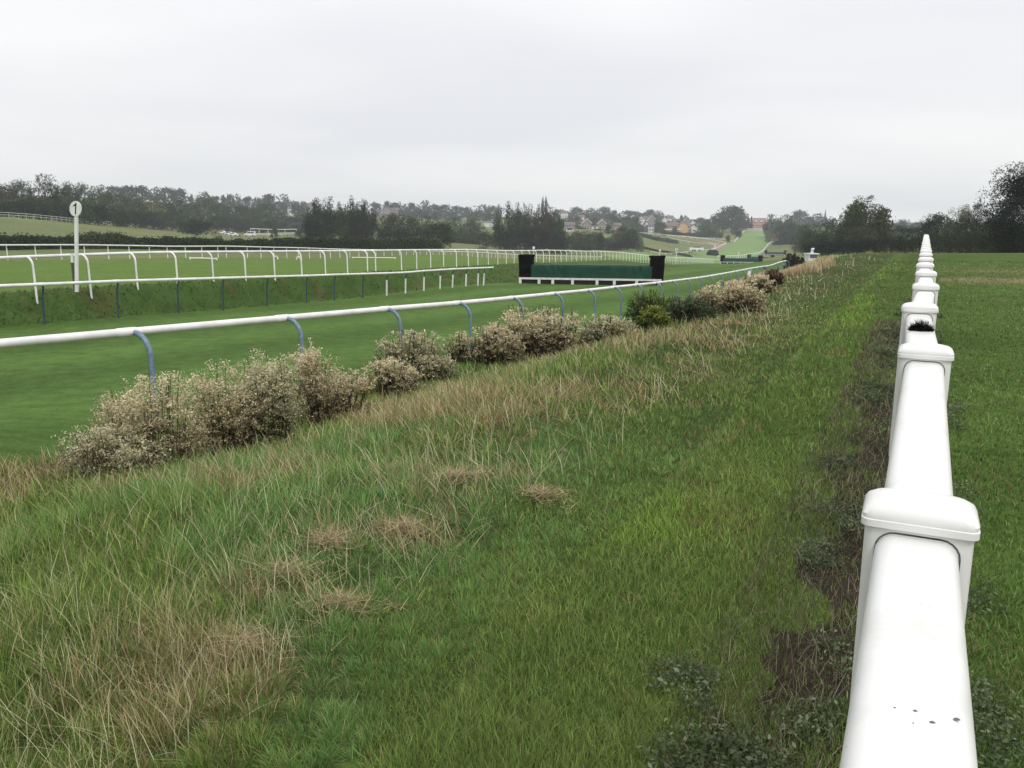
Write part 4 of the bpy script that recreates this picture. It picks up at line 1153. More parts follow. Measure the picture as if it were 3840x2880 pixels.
# ------------------------------------------------------------------ trees
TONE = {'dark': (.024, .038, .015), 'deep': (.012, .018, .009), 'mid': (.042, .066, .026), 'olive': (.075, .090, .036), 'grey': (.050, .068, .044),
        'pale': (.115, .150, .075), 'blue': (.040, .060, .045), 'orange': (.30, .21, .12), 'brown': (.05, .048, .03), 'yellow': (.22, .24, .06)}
def crown_points(kind, n, seed):
    """unit tree: height 1, crown width 1 (x,y in -.5...5)"""
    g = np.random.default_rng(seed)
    lob = []
    if kind == 'broad':
        for i in range(26):
            z = g.uniform(.14, .88); r = .5 * math.sqrt(max(.05, 1 - ((z - .48) / .5) ** 2)) * .8
            a = g.uniform(0, 6.28); rr = r * math.sqrt(g.uniform(.15, 1))
            lob.append((rr * math.cos(a), rr * math.sin(a), z, g.uniform(.09, .17)))
        lob.append((0, 0, .86, .13))
    elif kind == 'tall':
        for i in range(26):
            z = g.uniform(.12, .92); r = .42 * min(1, (1.02 - z) * 2.0) ** .8
            a = g.uniform(0, 6.28); rr = r * g.uniform(.2, 1)
            lob.append((rr * math.cos(a), rr * math.sin(a), z, g.uniform(.05, .11)))
        lob.append((.03, 0, .93, .06))
    elif kind == 'cone':
        for i in range(30):
            z = g.uniform(.05, .97) ** 1.1; r = .44 * (1.02 - z)
            a = g.uniform(0, 6.28); rr = r * g.uniform(.4, 1)
            lob.append((rr * math.cos(a), rr * math.sin(a), z, .05 + .06 * (1 - z)))
    elif kind == 'bush':
        for i in range(24):
            z = g.uniform(.10, .78); r = .46 * math.sqrt(max(.05, 1 - (z / .95) ** 2)) * .9
            a = g.uniform(0, 6.28); rr = r * math.sqrt(g.uniform(.1, 1))
            lob.append((rr * math.cos(a), rr * math.sin(a), z, g.uniform(.11, .18)))
    elif kind == 'sparse':
        for i in range(34):
            z = g.uniform(.2, .97); r = .5 * math.sqrt(max(.08, 1 - ((z - .5) / .55) ** 2))
            a = g.uniform(0, 6.28); rr = r * math.sqrt(g.uniform(.1, 1))
            lob.append((rr * math.cos(a), rr * math.sin(a), z, g.uniform(.04, .09)))
    # a filled envelope carries the lobes so that the crown closes up
    nl = {'sparse': 10, 'cone': 30, 'tall': 34}.get(kind, 40)
    for i in range(nl):
        a = g.uniform(0, 6.28); q = math.sqrt(g.random())
        if kind in ('broad', 'sparse'):
            ph = g.uniform(-.9, 1.35); r = .36 * g.uniform(.6, 1); lob.append((r * math.cos(ph) * math.cos(a), r * math.cos(ph) * math.sin(a), .47 + .38 * math.sin(ph) * g.uniform(.75, 1), g.uniform(.12, .17)))
        elif kind == 'bush':
            z = g.uniform(.1, .72); r = .38 * math.sqrt(max(.05, 1 - (z / .9) ** 2)) * q; lob.append((r * math.cos(a), r * math.sin(a), z, g.uniform(.13, .18)))
        elif kind == 'tall':
            z = g.uniform(.1, .8); r = .34 * min(1, (1.0 - z) * 1.9) ** .7 * q; lob.append((r * math.cos(a), r * math.sin(a), z, g.uniform(.10, .15)))
        else:
            z = g.uniform(.05, .85); r = .36 * (1 - z) * q; lob.append((r * math.cos(a), r * math.sin(a), z, .05 + .09 * (1 - z)))
    lob = np.array(lob)
    wgt = lob[:, 3] ** 2; k = g.choice(len(lob), n, p=wgt / wgt.sum())
    d = g.normal(0, 1, (n, 3)); d /= np.linalg.norm(d, axis=1)[:, None]
    rad = lob[k, 3] * g.random(n) ** .28 
    P = lob[k, :3] + d * rad[:, None] * np.array((1, 1, .85 if kind != 'tall' else 1.2))
    ncl = max(60, n // 6); ci = g.integers(0, ncl, n); sd = d[ci] + np.array((0, 0, .35)); sd /= np.linalg.norm(sd, axis=1)[:, None]
    P = P[ci] + sd * ((.012 + .05 * g.random(ncl) ** 2)[ci] * g.random(n))[:, None] + g.normal(0, .013, (n, 3))
    tone = g.uniform(.6, 1.5, len(lob))[k[ci]] * g.uniform(.8, 1.25, ncl)[ci] * g.uniform(.88, 1.12, n)
    P[:, 2] /= np.percentile(P[:, 2], 99.6); P[:, :2] *= .5 / np.percentile(np.abs(P[:, 0]), 98.5)
    P[:, 2] = np.clip(P[:, 2], .03, 1.04)
    return P, tone, lob
_tm = {}
def tree_mesh(kind, var, n, aspect):
    key = (kind, var, n)
    if key in _tm: return _tm[key]
    P, tone, lob = crown_points(kind, n, 100 + var * 7 + len(kind) * 31)
    g = np.random.default_rng(var + 5)
    size = (2.1 if n > 30000 else 1.5 if n > 7500 else 2.1) / math.sqrt(n) * (1.0 if kind != 'sparse' else .75)
    V, q, c = leafcloud(P, np.full(n, size), np.ones((n, 3)) * tone[:, None], g, up=.5)
    me = mesh_np('crown', V, [q], [M['leaf']], c)
    tr = MB()
    tr.tube([(0, 0, -.03), (.005, 0, .2), (.0, .005, .5), (0, 0, .8)], [.022, .017, .012, .004], 7)
    for l in lob[::2]:
        z0 = max(.12, l[2] * .55)
        tr.tube([(0, 0, z0), (l[0] * .5, l[1] * .5, (z0 + l[2]) / 2 - .01), (l[0], l[1], l[2])], [.009, .006, .002], 4)
    tme = bpy.data.meshes.new('trunk'); tme.from_pydata(tr.v, [], tr.f); tme.materials.append(M['bark']); tme.update()
    _tm[key] = (me, tme)
    return _tm[key]
def tone_mat(tone, transl=.2):
    key = 'leaf_' + tone
    if key in M: return M[key]
    m, nt, N, L, B = nodes('foliage_' + tone)
    B.inputs['Roughness'].default_value = .65; B.inputs['Specular IOR Level'].default_value = .12
    a = N.new('ShaderNodeAttribute'); a.attribute_name = 'tint'
    oi = N.new('ShaderNodeObjectInfo')
    mr = N.new('ShaderNodeMapRange'); mr.inputs[3].default_value = .78; mr.inputs[4].default_value = 1.25; L.new(oi.outputs['Random'], mr.inputs[0])
    col = N.new('ShaderNodeMix'); col.data_type = 'RGBA'; col.blend_type = 'MULTIPLY'; col.inputs[0].default_value = 1
    base = TONE[tone]
    hue = N.new('ShaderNodeMix'); hue.data_type = 'RGBA'
    fr = N.new('ShaderNodeMath'); fr.operation = 'FRACT'; mu = N.new('ShaderNodeMath'); mu.operation = 'MULTIPLY'; mu.inputs[1].default_value = 17.31
    L.new(oi.outputs['Random'], mu.inputs[0]); L.new(mu.outputs[0], fr.inputs[0]); L.new(fr.outputs[0], hue.inputs[0])
    hue.inputs[6].default_value = (base[0] * .85, base[1] * 1.05, base[2] * 1.05, 1); hue.inputs[7].default_value = (base[0] * 1.25, base[1] * .98, base[2] * .9, 1)
    L.new(hue.outputs[2], col.inputs[6]); L.new(a.outputs['Color'], col.inputs[7])
    sc = N.new('ShaderNodeVectorMath'); sc.operation = 'SCALE'; L.new(col.outputs[2], sc.inputs[0]); L.new(mr.outputs[0], sc.inputs['Scale'])
    L.new(sc.outputs[0], B.inputs['Base Color'])
    tr = N.new('ShaderNodeBsdfTranslucent'); L.new(sc.outputs[0], tr.inputs['Color'])
    mx = N.new('ShaderNodeMixShader'); mx.inputs[0].default_value = transl
    L.new(B.outputs[0], mx.inputs[1]); L.new(tr.outputs[0], mx.inputs[2]); L.new(mx.outputs[0], nt.nodes['Material Output'].inputs['Surface'])
    M[key] = m
    return m
ORD = 'first second third fourth fifth sixth seventh eighth ninth tenth eleventh twelfth thirteenth fourteenth fifteenth sixteenth seventeenth eighteenth nineteenth twentieth'.split()
for a_ in ('twenty', 'thirty'): ORD += [a_ + '-' + w for w in 'first second third fourth fifth sixth seventh eighth ninth'.split()] + (['thirtieth'] if a_ == 'twenty' else ['fortieth'])
TONEW = {'dark': 'dark green', 'deep': 'blackish', 'mid': 'mid green', 'olive': 'olive', 'grey': 'grey green', 'pale': 'pale green', 'blue': 'hazy blue', 'orange': 'orange', 'brown': 'brownish', 'yellow': 'yellow green'}
KINDW = {'broad': 'round tree', 'tall': 'upright tree', 'cone': 'conifer', 'bush': 'bush', 'sparse': 'open tree'}
tree_n = [0]
def trees(where, group, items, n=2600):
    """items: (px, top_py, width_px, Y, kind, tone[, base_drop]) sorted by px; where: ends the label"""
    items = sorted(items, key=lambda t: t[0])
    for i, it in enumerate(items):
        px, py, w, Y, kind, tone = it[:6]
        nn = it[6] if len(it) > 6 else int(n * 1.7)
        top = at(px, py, Y); g = gz(top[0], Y)
        H = max(1.0, top[2] - g); Wm = w * Y / F * 1.06
        var = tree_n[0] % 4; tree_n[0] += 1
        me, tme = tree_mesh(kind, var, nn, 1)
        nm = {'cone': 'conifer', 'bush': 'bush'}.get(kind, 'tree')
        root = empty(nm, (top[0], Y, g - .1), float(rng.uniform(0, 6.28)))
        root.scale = (Wm, Wm, H)
        lab = f"{TONEW[tone]} {KINDW[kind]} {where[0]}, {ORD[i]} {where[1].replace('counting ', '')}"
        if len(items) == 1: lab = f"{TONEW[tone]} {KINDW[kind]} {where[0]}"
        if len(lab.replace('-', ' ').split()) > 16: print('LONG', lab)
        tag(root, lab, {'cone': 'conifer', 'bush': 'bush'}.get(kind, 'tree'), group)
        c = link('crown', me, root)
        c.material_slots[0].link = 'OBJECT'; c.material_slots[0].material = tone_mat(tone)
        link('trunk', tme, root)

fromsign = 'from the number sign'
trees(('in the wood on the brow', 'counting from the picture edge'), 'trees of the wood behind the brow', [
    (-60, 680, 110, 225, 'broad', 'mid'), (18, 689, 75, 230, 'broad', 'brown'), (72, 675, 85, 235, 'broad', 'mid'), (158, 654, 110, 238, 'broad', 'dark'), (230, 694, 60, 240, 'broad', 'mid'), (258, 682, 55, 250, 'broad', 'brown'),
    (305, 687, 75, 255, 'broad', 'mid'), (352, 699, 60, 265, 'broad', 'mid'), (415, 718, 90, 285, 'broad', 'mid'), (470, 735, 75, 300, 'broad', 'olive'), (520, 742, 70, 320, 'broad', 'mid'), (565, 738, 80, 330, 'broad', 'olive'), (620, 748, 75, 345, 'broad', 'dark')], 5000)
trees(('low along the wood edge', 'counting from the picture edge'), 'understorey along the edge of the wood', [
    (-20, 755, 110, 215, 'bush', 'dark'), (60, 748, 110, 220, 'bush', 'dark'), (140, 742, 110, 225, 'bush', 'dark'), (215, 760, 100, 232, 'bush', 'dark'), (290, 758, 100, 242, 'bush', 'mid'), (360, 762, 100, 252, 'bush', 'dark'), (430, 775, 100, 275, 'bush', 'dark'),
    (500, 785, 95, 300, 'bush', 'dark'), (570, 790, 95, 320, 'bush', 'dark'), (640, 798, 95, 345, 'bush', 'mid')], 4000)
trees(('on the skyline above the wood', 'from the picture edge'), 'trees on the hazy skyline', [
    (383, 694, 45, 520, 'broad', 'grey'), (430, 697, 60, 560, 'broad', 'grey'), (478, 696, 65, 560, 'broad', 'grey'), (530, 696, 70, 560, 'broad', 'grey'), (585, 702, 60, 580, 'broad', 'grey'), (630, 702, 50, 600, 'broad', 'grey'), (672, 707, 60, 620, 'broad', 'grey'),
    (716, 728, 28, 640, 'cone', 'blue'), (766, 720, 65, 640, 'broad', 'grey'), (805, 735, 45, 660, 'broad', 'grey'), (838, 731, 30, 670, 'tall', 'grey'), (862, 728, 32, 680, 'broad', 'grey'), (887, 728, 32, 690, 'broad', 'grey'), (927, 736, 40, 700, 'broad', 'blue'), (962, 740, 40, 710, 'broad', 'blue'),
    (1003, 728, 68, 700, 'broad', 'mid'), (1060, 729, 52, 760, 'broad', 'blue'), (1105, 757, 30, 800, 'broad', 'blue'), (1138, 754, 28, 800, 'broad', 'blue'), (1166, 758, 30, 810, 'broad', 'blue')], 2200)
trees(('in the wood behind the vehicles', 'towards the blackish clump'), 'trees of the wood behind the vehicles', [
    (672, 750, 70, 430, 'broad', 'dark'), (715, 762, 60, 430, 'broad', 'mid'), (762, 738, 80, 470, 'broad', 'olive'), (818, 762, 70, 440, 'broad', 'mid'), (862, 772, 60, 430, 'broad', 'grey'), (905, 770, 60, 450, 'broad', 'grey'), (950, 778, 60, 440, 'broad', 'mid'),
    (998, 760, 85, 480, 'broad', 'mid'), (1057, 796, 80, 430, 'broad', 'grey'), (1108, 812, 70, 420, 'broad', 'grey'), (1118, 768, 55, 620, 'broad', 'blue'), (1155, 800, 60, 430, 'broad', 'mid')], 3500)
trees(('low behind the parked vehicles', 'towards the blackish clump'), 'low growth behind the vehicles', [
    (690, 800, 70, 395, 'bush', 'dark'), (745, 805, 70, 400, 'bush', 'mid'), (800, 808, 70, 402, 'bush', 'dark'), (850, 812, 70, 402, 'bush', 'dark'), (900, 815, 70, 405, 'bush', 'dark'), (955, 815, 70, 405, 'bush', 'mid'), (1010, 822, 70, 405, 'bush', 'dark'), (1060, 830, 70, 405, 'bush', 'grey'), (1112, 835, 70, 400, 'bush', 'grey'), (1160, 840, 60, 400, 'bush', 'dark')], 3000)
trees(('alone on the brow before vehicles', 'counting towards the van'), 'dark bushes on the field brow', [(700, 828, 70, 290, 'bush', 'dark'), (745, 824, 80, 292, 'bush', 'deep')], 3500)
trees(('small behind the long hedge', 'towards the blackish clump'), 'small trees before the lower white rail', [(1028, 840, 30, 330, 'cone', 'mid'), (1120, 862, 35, 320, 'bush', 'mid'), (1160, 860, 32, 240, 'cone', 'mid'), (815, 880, 38, 150, 'bush', 'dark')], 2000)
trees(('in the tall field clump', 'past the van'), 'tall dark trees of the field clump', [
    (1160, 778, 55, 245, 'tall', 'deep'), (1190, 744, 65, 240, 'tall', 'deep'), (1235, 740, 65, 242, 'tall', 'deep'), (1271, 758, 45, 240, 'tall', 'dark'), (1311, 739, 60, 242, 'tall', 'deep'), (1340, 760, 45, 238, 'tall', 'dark'), (1365, 750, 60, 242, 'tall', 'deep'), (1393, 785, 55, 240, 'tall', 'deep'),
    (1215, 790, 80, 236, 'broad', 'deep'), (1290, 795, 80, 235, 'broad', 'dark'), (1350, 800, 80, 235, 'broad', 'deep'), (1170, 815, 60, 238, 'bush', 'deep')], 5000)
trees(('between the two dark clumps', 'counting towards the twin poplars'), 'trees between the two dark clumps', [
    (1440, 803, 60, 265, 'broad', 'dark'), (1475, 798, 70, 270, 'broad', 'dark'), (1510, 806, 65, 270, 'broad', 'dark'), (1545, 812, 60, 265, 'broad', 'dark'), (1607, 809, 60, 260, 'broad', 'mid'), (1575, 835, 60, 240, 'bush', 'dark'), (1500, 860, 80, 240, 'bush', 'deep'), (1440, 870, 60, 240, 'bush', 'deep'), (1545, 885, 70, 215, 'bush', 'dark'),
    (1642, 830, 95, 190, 'broad', 'dark'), (1665, 826, 70, 330, 'broad', 'mid'), (1708, 818, 70, 340, 'broad', 'mid'), (1762, 822, 65, 345, 'broad', 'mid'), (1797, 832, 60, 345, 'broad', 'mid'), (1740, 862, 80, 335, 'bush', 'mid'), (1680, 868, 70, 335, 'bush', 'dark'), (1790, 870, 60, 335, 'bush', 'mid')], 4500)
trees(('on the ridge behind both clumps', 'counting towards the twin poplars'), 'ridge trees behind the clumps', [
    (1406, 759, 45, 780, 'broad', 'blue'), (1450, 754, 30, 800, 'broad', 'blue'), (1485, 758, 55, 810, 'broad', 'blue'), (1520, 766, 40, 810, 'broad', 'blue'), (1544, 760, 40, 820, 'broad', 'blue'), (1590, 752, 55, 820, 'broad', 'blue'), (1630, 766, 40, 820, 'broad', 'blue'), (1669, 766, 55, 820, 'broad', 'blue'),
    (1716, 772, 48, 830, 'broad', 'blue'), (1756, 776, 40, 830, 'broad', 'grey'), (1808, 768, 65, 830, 'broad', 'grey'), (1849, 771, 45, 830, 'broad', 'grey'), (1873, 766, 24, 830, 'tall', 'grey'), (1580, 788, 60, 700, 'broad', 'grey'), (1640, 792, 60, 700, 'broad', 'grey'), (1700, 795, 60, 690, 'broad', 'grey'), (1780, 795, 60, 690, 'broad', 'grey'), (1840, 800, 60, 690, 'broad', 'grey'), (1530, 792, 50, 700, 'broad', 'grey')], 2000)
trees(('in the clump behind the tarpaulin', 'counting towards the village'), 'tall trees of the clump behind the green fence', [
    (1873, 792, 60, 292, 'tall', 'dark'), (1911, 760, 55, 295, 'tall', 'dark'), (1940, 763, 45, 295, 'tall', 'dark'), (1965, 766, 45, 295, 'tall', 'dark'), (1990, 768, 45, 295, 'tall', 'brown'), (2017, 771, 45, 295, 'tall', 'dark'), (2057, 768, 45, 295, 'tall', 'dark'), (2075, 780, 50, 293, 'tall', 'dark'), (2095, 808, 50, 290, 'tall', 'dark'), (2110, 850, 50, 285, 'tall', 'dark'), (2040, 790, 60, 292, 'tall', 'brown')], 4500)
trees(('under the clump behind the green fence', 'counting towards the village'), 'dark skirt bushes of the clump', [
    (1822, 870, 70, 275, 'bush', 'dark'), (1890, 842, 95, 278, 'bush', 'deep'), (1950, 843, 95, 276, 'bush', 'deep'), (2015, 846, 95, 276, 'bush', 'deep'), (2070, 860, 85, 276, 'bush', 'deep'), (2100, 885, 60, 275, 'bush', 'dark')], 5000)
trees(('narrow twin poplar above the clump', 'counting towards the village'), 'twin poplars', [(2036, 740, 15, 560, 'tall', 'blue'), (2047, 737, 14, 560, 'tall', 'blue')], 2000)
trees(('on the skyline behind the village', 'past the twin poplars'), 'skyline trees behind the village', [
    (2096, 785, 55, 880, 'broad', 'grey'), (2135, 794, 40, 890, 'broad', 'blue'), (2165, 777, 70, 900, 'broad', 'blue'), (2220, 780, 55, 900, 'broad', 'blue'), (2263, 776, 65, 900, 'broad', 'blue'), (2302, 788, 36, 900, 'broad', 'blue'), (2323, 798, 18, 900, 'cone', 'blue'), (2362, 789, 72, 900, 'broad', 'blue'), (2402, 799, 40, 910, 'broad', 'blue'),
    (2437, 786, 50, 910, 'broad', 'blue'), (2468, 790, 44, 910, 'broad', 'blue'), (2498, 806, 12, 910, 'cone', 'blue'), (2517, 810, 16, 910, 'broad', 'blue'), (2556, 804, 14, 880, 'tall', 'blue'), (2569, 807, 14, 880, 'tall', 'blue'), (2605, 822, 24, 900, 'broad', 'blue'), (2631, 816, 45, 800, 'broad', 'grey'), (2190, 800, 60, 800, 'broad', 'grey'), (2130, 812, 50, 700, 'broad', 'grey'), (2250, 802, 50, 800, 'broad', 'grey')], 2200)
trees(('among the village houses', 'counting towards the round oak'), 'garden trees among the houses', [
    (2105, 822, 45, 560, 'broad', 'grey'), (2160, 812, 40, 640, 'broad', 'grey'), (2230, 815, 30, 640, 'broad', 'grey'), (2292, 800, 45, 640, 'broad', 'grey'), (2320, 822, 34, 620, 'broad', 'grey'), (2350, 811, 55, 620, 'broad', 'mid'), (2383, 817, 45, 620, 'broad', 'grey'), (2281, 847, 30, 470, 'cone', 'dark'), (2478, 832, 40, 620, 'broad', 'dark'), (2467, 818, 40, 700, 'broad', 'grey'), (2405, 842, 22, 600, 'broad', 'grey'),
    (2112, 840, 30, 540, 'bush', 'dark'), (2168, 845, 26, 530, 'bush', 'grey'), (2176, 862, 40, 500, 'bush', 'dark'), (2225, 838, 26, 580, 'broad', 'grey'), (2242, 866, 40, 500, 'bush', 'dark'), (2275, 838, 30, 590, 'broad', 'grey'), (2298, 862, 34, 500, 'bush', 'mid'), (2335, 838, 34, 590, 'broad', 'dark'),
    (2375, 850, 40, 560, 'bush', 'mid'), (2396, 858, 36, 570, 'bush', 'dark'), (2412, 850, 20, 600, 'bush', 'grey'), (2463, 850, 18, 600, 'bush', 'dark'), (2490, 862, 24, 600, 'bush', 'dark'), (2548, 826, 26, 780, 'broad', 'grey'), (2500, 826, 30, 820, 'broad', 'grey'), (2604, 838, 20, 700, 'broad', 'grey'), (2634, 834, 36, 720, 'broad', 'grey'),
    (2654, 822, 36, 680, 'broad', 'grey'), (2673, 806, 30, 700, 'tall', 'grey'), (2689, 807, 26, 700, 'tall', 'grey'), (2650, 842, 44, 640, 'broad', 'mid'), (2679, 838, 36, 620, 'broad', 'pale'), (2530, 848, 20, 640, 'bush', 'mid'), (2640, 858, 30, 620, 'bush', 'mid'), (2668, 862, 40, 610, 'bush', 'dark'), (2700, 870, 26, 610, 'bush', 'dark'), (2615, 866, 24, 615, 'bush', 'mid')], 2200)
trees(('below the village slope', 'counting towards the village pasture'), 'trees and bushes below the village', [
    (2183, 866, 120, 350, 'bush', 'olive'), (2222, 870, 65, 352, 'bush', 'olive'), (2254, 870, 50, 348, 'cone', 'dark'), (2284, 887, 40, 346, 'bush', 'grey'), (2318, 866, 55, 360, 'broad', 'olive'), (2334, 852, 55, 372, 'broad', 'dark'), (2368, 859, 50, 365, 'broad', 'dark'), (2355, 882, 60, 355, 'broad', 'deep'), (2396, 878, 42, 375, 'bush', 'pale'), (2140, 885, 60, 340, 'bush', 'mid'), (2130, 915, 40, 330, 'bush', 'pale'), (2165, 918, 60, 325, 'bush', 'dark'), (2215, 920, 60, 325, 'bush', 'dark'), (2310, 905, 50, 345, 'bush', 'deep')], 3500)
trees(('large round oak beside the uphill straight', ''), None, [(2746, 773, 115, 690, 'broad', 'grey', 7000)])
trees(('crowding the round oak', 'counting towards the red building'), 'trees round the oak', [(2712, 798, 50, 700, 'broad', 'blue'), (2782, 797, 45, 695, 'broad', 'grey'), (2806, 807, 16, 760, 'cone', 'blue'), (2819, 811, 14, 760, 'cone', 'blue'), (2760, 845, 30, 640, 'bush', 'grey'), (2770, 862, 22, 600, 'bush', 'dark'), (2730, 880, 18, 560, 'bush', 'mid')], 2500)
trees(('past the red roofed building', 'from the building'), 'trees past the red building', [
    (2892, 804, 48, 620, 'broad', 'grey'), (2886, 860, 28, 560, 'bush', 'pale'), (2914, 866, 26, 540, 'broad', 'orange'), (2922, 818, 36, 600, 'broad', 'mid'), (2945, 806, 42, 600, 'broad', 'mid'), (2967, 811, 36, 590, 'broad', 'mid'), (2935, 840, 60, 540, 'broad', 'dark'), (2975, 838, 60, 520, 'broad', 'dark'), (2999, 788, 58, 800, 'broad', 'blue'), (3040, 812, 40, 800, 'broad', 'blue'), (3067, 801, 55, 800, 'broad', 'blue'),
    (2950, 865, 60, 500, 'bush', 'dark'), (2997, 845, 60, 430, 'broad', 'mid'), (3005, 870, 50, 400, 'bush', 'dark')], 3000)
trees(('behind the white cabin', 'counting towards the tall poplar'), 'trees behind the white cabin', [
    (3025, 836, 60, 300, 'broad', 'mid'), (3058, 838, 80, 260, 'broad', 'mid'), (3043, 860, 75, 190, 'broad', 'mid'), (3090, 868, 80, 180, 'broad', 'dark'), (3123, 816, 80, 260, 'broad', 'dark'), (3162, 819, 35, 280, 'broad', 'grey'), (3140, 842, 80, 190, 'broad', 'mid'), (3188, 835, 90, 170, 'broad', 'dark'), (3055, 900, 80, 150, 'bush', 'deep'), (3110, 900, 90, 150, 'bush', 'deep'), (3165, 895, 90, 148, 'bush', 'deep')], 4500)
trees(('towering over the dark hedge behind the fence end', ''), None, [(3252, 737, 158, 150, 'tall', 'mid', 12000)])
trees(('beside the towering tree', 'counting towards the fence'), 'trees round the towering tree', [(3298, 775, 95, 148, 'broad', 'olive', 6000), (3218, 752, 85, 152, 'broad', 'mid', 6000), (3330, 840, 70, 145, 'broad', 'dark'), (3240, 850, 110, 140, 'broad', 'brown')], 4500)
trees(('in the dark hedge line', 'from the white cabin'), 'dark hedge line behind the fence end', [
    (3225, 890, 95, 138, 'bush', 'deep'), (3285, 892, 95, 136, 'bush', 'deep'), (3345, 885, 95, 132, 'bush', 'deep'), (3400, 880, 95, 128, 'bush', 'deep'), (3455, 878, 95, 124, 'bush', 'dark'), (3510, 880, 95, 120, 'bush', 'dark'), (3570, 860, 100, 116, 'bush', 'dark'), (3635, 864, 100, 112, 'bush', 'dark'), (3700, 858, 110, 108, 'bush', 'dark'), (3775, 845, 120, 104, 'bush', 'deep'), (3850, 830, 130, 100, 'bush', 'deep'), (3940, 800, 130, 98, 'bush', 'deep')], 5000)
trees(('behind the dark hedge line', 'counting towards the great oak'), 'trees behind the dark hedge line', [
    (3350, 836, 50, 600, 'broad', 'blue'), (3384, 822, 56, 600, 'broad', 'blue'), (3415, 838, 40, 590, 'broad', 'blue'), (3440, 832, 56, 600, 'broad', 'blue'), (3480, 838, 50, 590, 'broad', 'blue'), (3376, 844, 60, 200, 'broad', 'dark'), (3425, 850, 60, 190, 'broad', 'dark'), (3520, 799, 105, 140, 'broad', 'dark'), (3488, 822, 70, 142, 'broad', 'dark'), (3575, 822, 80, 130, 'broad', 'mid'), (3605, 772, 85, 135, 'sparse', 'olive'), (3660, 765, 105, 125, 'sparse', 'dark'), (3650, 800, 90, 124, 'broad', 'dark'), (3722, 812, 90, 118, 'broad', 'dark')], 5500)
trees(('great dark oak rising behind the lawn at the picture edge', ''), None, [(3950, 606, 340, 84, 'broad', 'deep', 60000)])
trees(('branching beside the great oak', 'counting towards it'), 'outer boughs trees by the oak', [(3770, 756, 110, 86, 'sparse', 'dark', 9000), (3818, 690, 100, 86, 'sparse', 'dark', 9000)], 6000)
trees(('bright at the lawn edge', 'counting towards the great oak'), 'bright bushes on the lawn edge', [(3662, 924, 38, 92, 'bush', 'olive'), (3730, 912, 58, 92, 'bush', 'olive'), (3810, 922, 60, 90, 'bush', 'mid')], 1600)

# hedges
def hedge(label, pts, h, w, tone, n, leaf, name='hedge'):
    P = [Vector(at(*p)) for p in pts]
    for p in P: p.z = gz(p.x, p.y)
    L_ = [0.0]
    for i in range(1, len(P)): L_.append(L_[-1] + (P[i] - P[i - 1]).length)
    root = empty(name, P[0]); tag(root, label, 'hedge')
    u = rng.uniform(0, L_[-1], n)
    x = np.interp(u, L_, [p.x for p in P]); y = np.interp(u, L_, [p.y for p in P])
    hh = h * (.72 + .5 * fbm(u * .12, u * 0 + 3) + .25 * (vnoise(u * .9, u * 0 + 8) - .5))
    z0 = terrain(x, y)
    a = rng.uniform(0, math.pi, n); rr = rng.random(n) ** .3
    X = x + np.cos(a) * rr * w + rng.normal(0, .1, n); Yy = y + rng.normal(0, .35, n) * w
    Z = z0 + np.maximum(.02, np.sin(a) * rr) * hh * np.where(rng.random(n) < .06, 1.2, 1)
    base = np.array(TONE[tone])
    nn = fbm(u * .08 + 9, u * 0 + 1)[:, None]
    C = lerp(base * 1.3, np.array((.075, .088, .038)), np.clip((nn - .4) * 2.2, 0, 1)) * rng.uniform(.6, 1.5, (n, 1))
    V, q, c = leafcloud(np.stack([X, Yy, Z], 1) - np.array(P[0])[None], np.full(n, leaf), C)
    link('foliage', mesh_np('foliage', V, [q], [M['leafshrub']], c), root)
    mb = MB()
    for k in range(40):
        d = L_[-1] * k / 39; xx = float(np.interp(d, L_, [p.x for p in P])); yy = float(np.interp(d, L_, [p.y for p in P])); zz = gz(xx, yy)
        o = Vector((xx, yy, zz)) - P[0]
        mb.tube([o - Vector((0, 0, .1)), o + Vector((.1, 0, h * .6))], [.06, .02], 5)
    mb.build('stems', M['bark'], root)
hedge('long low dark hedge running behind the thin white rail', [(-400, 936, 105), (0, 938, 110), (640, 936, 128), (1300, 937, 152), (1650, 936, 170)], 2.1, 1.1, 'dark', 60000, .17)
hedge('small low hedge at the back of the field between the two dark clumps', [(1660, 917, 330), (1790, 918, 330)], 1.8, 1.5, 'dark', 5000, .3)
hedge('scrubby low hedge on the pasture below the village road', [(2400, 889, 505), (2460, 895, 500), (2535, 898, 520)], 2.4, 2.0, 'mid', 6000, .4)
hedge('garden hedge beneath the brick terrace at the edge of the course', [(2480, 880, 620), (2560, 884, 625), (2640, 890, 615), (2700, 893, 600)], 2.6, 2.0, 'dark', 7000, .4)
hedge('rushy ditch line crossing the pasture by the trailer', [(2390, 930, 410), (2460, 932, 410), (2530, 930, 415), (2590, 935, 415)], 1.0, 1.2, 'dark', 3500, .35)
hedge('hedge at the foot of trees across the pasture beyond the last fence', [(2905, 907, 510), (2960, 912, 500), (3012, 918, 470)], 2.6, 2.0, 'dark', 6000, .4)
hedge('dry brown bush patch beside the trailer on the bend', [(2663, 938, 432), (2686, 938, 432)], 3.0, 1.6, 'deep', 3000, .4, name='thicket')

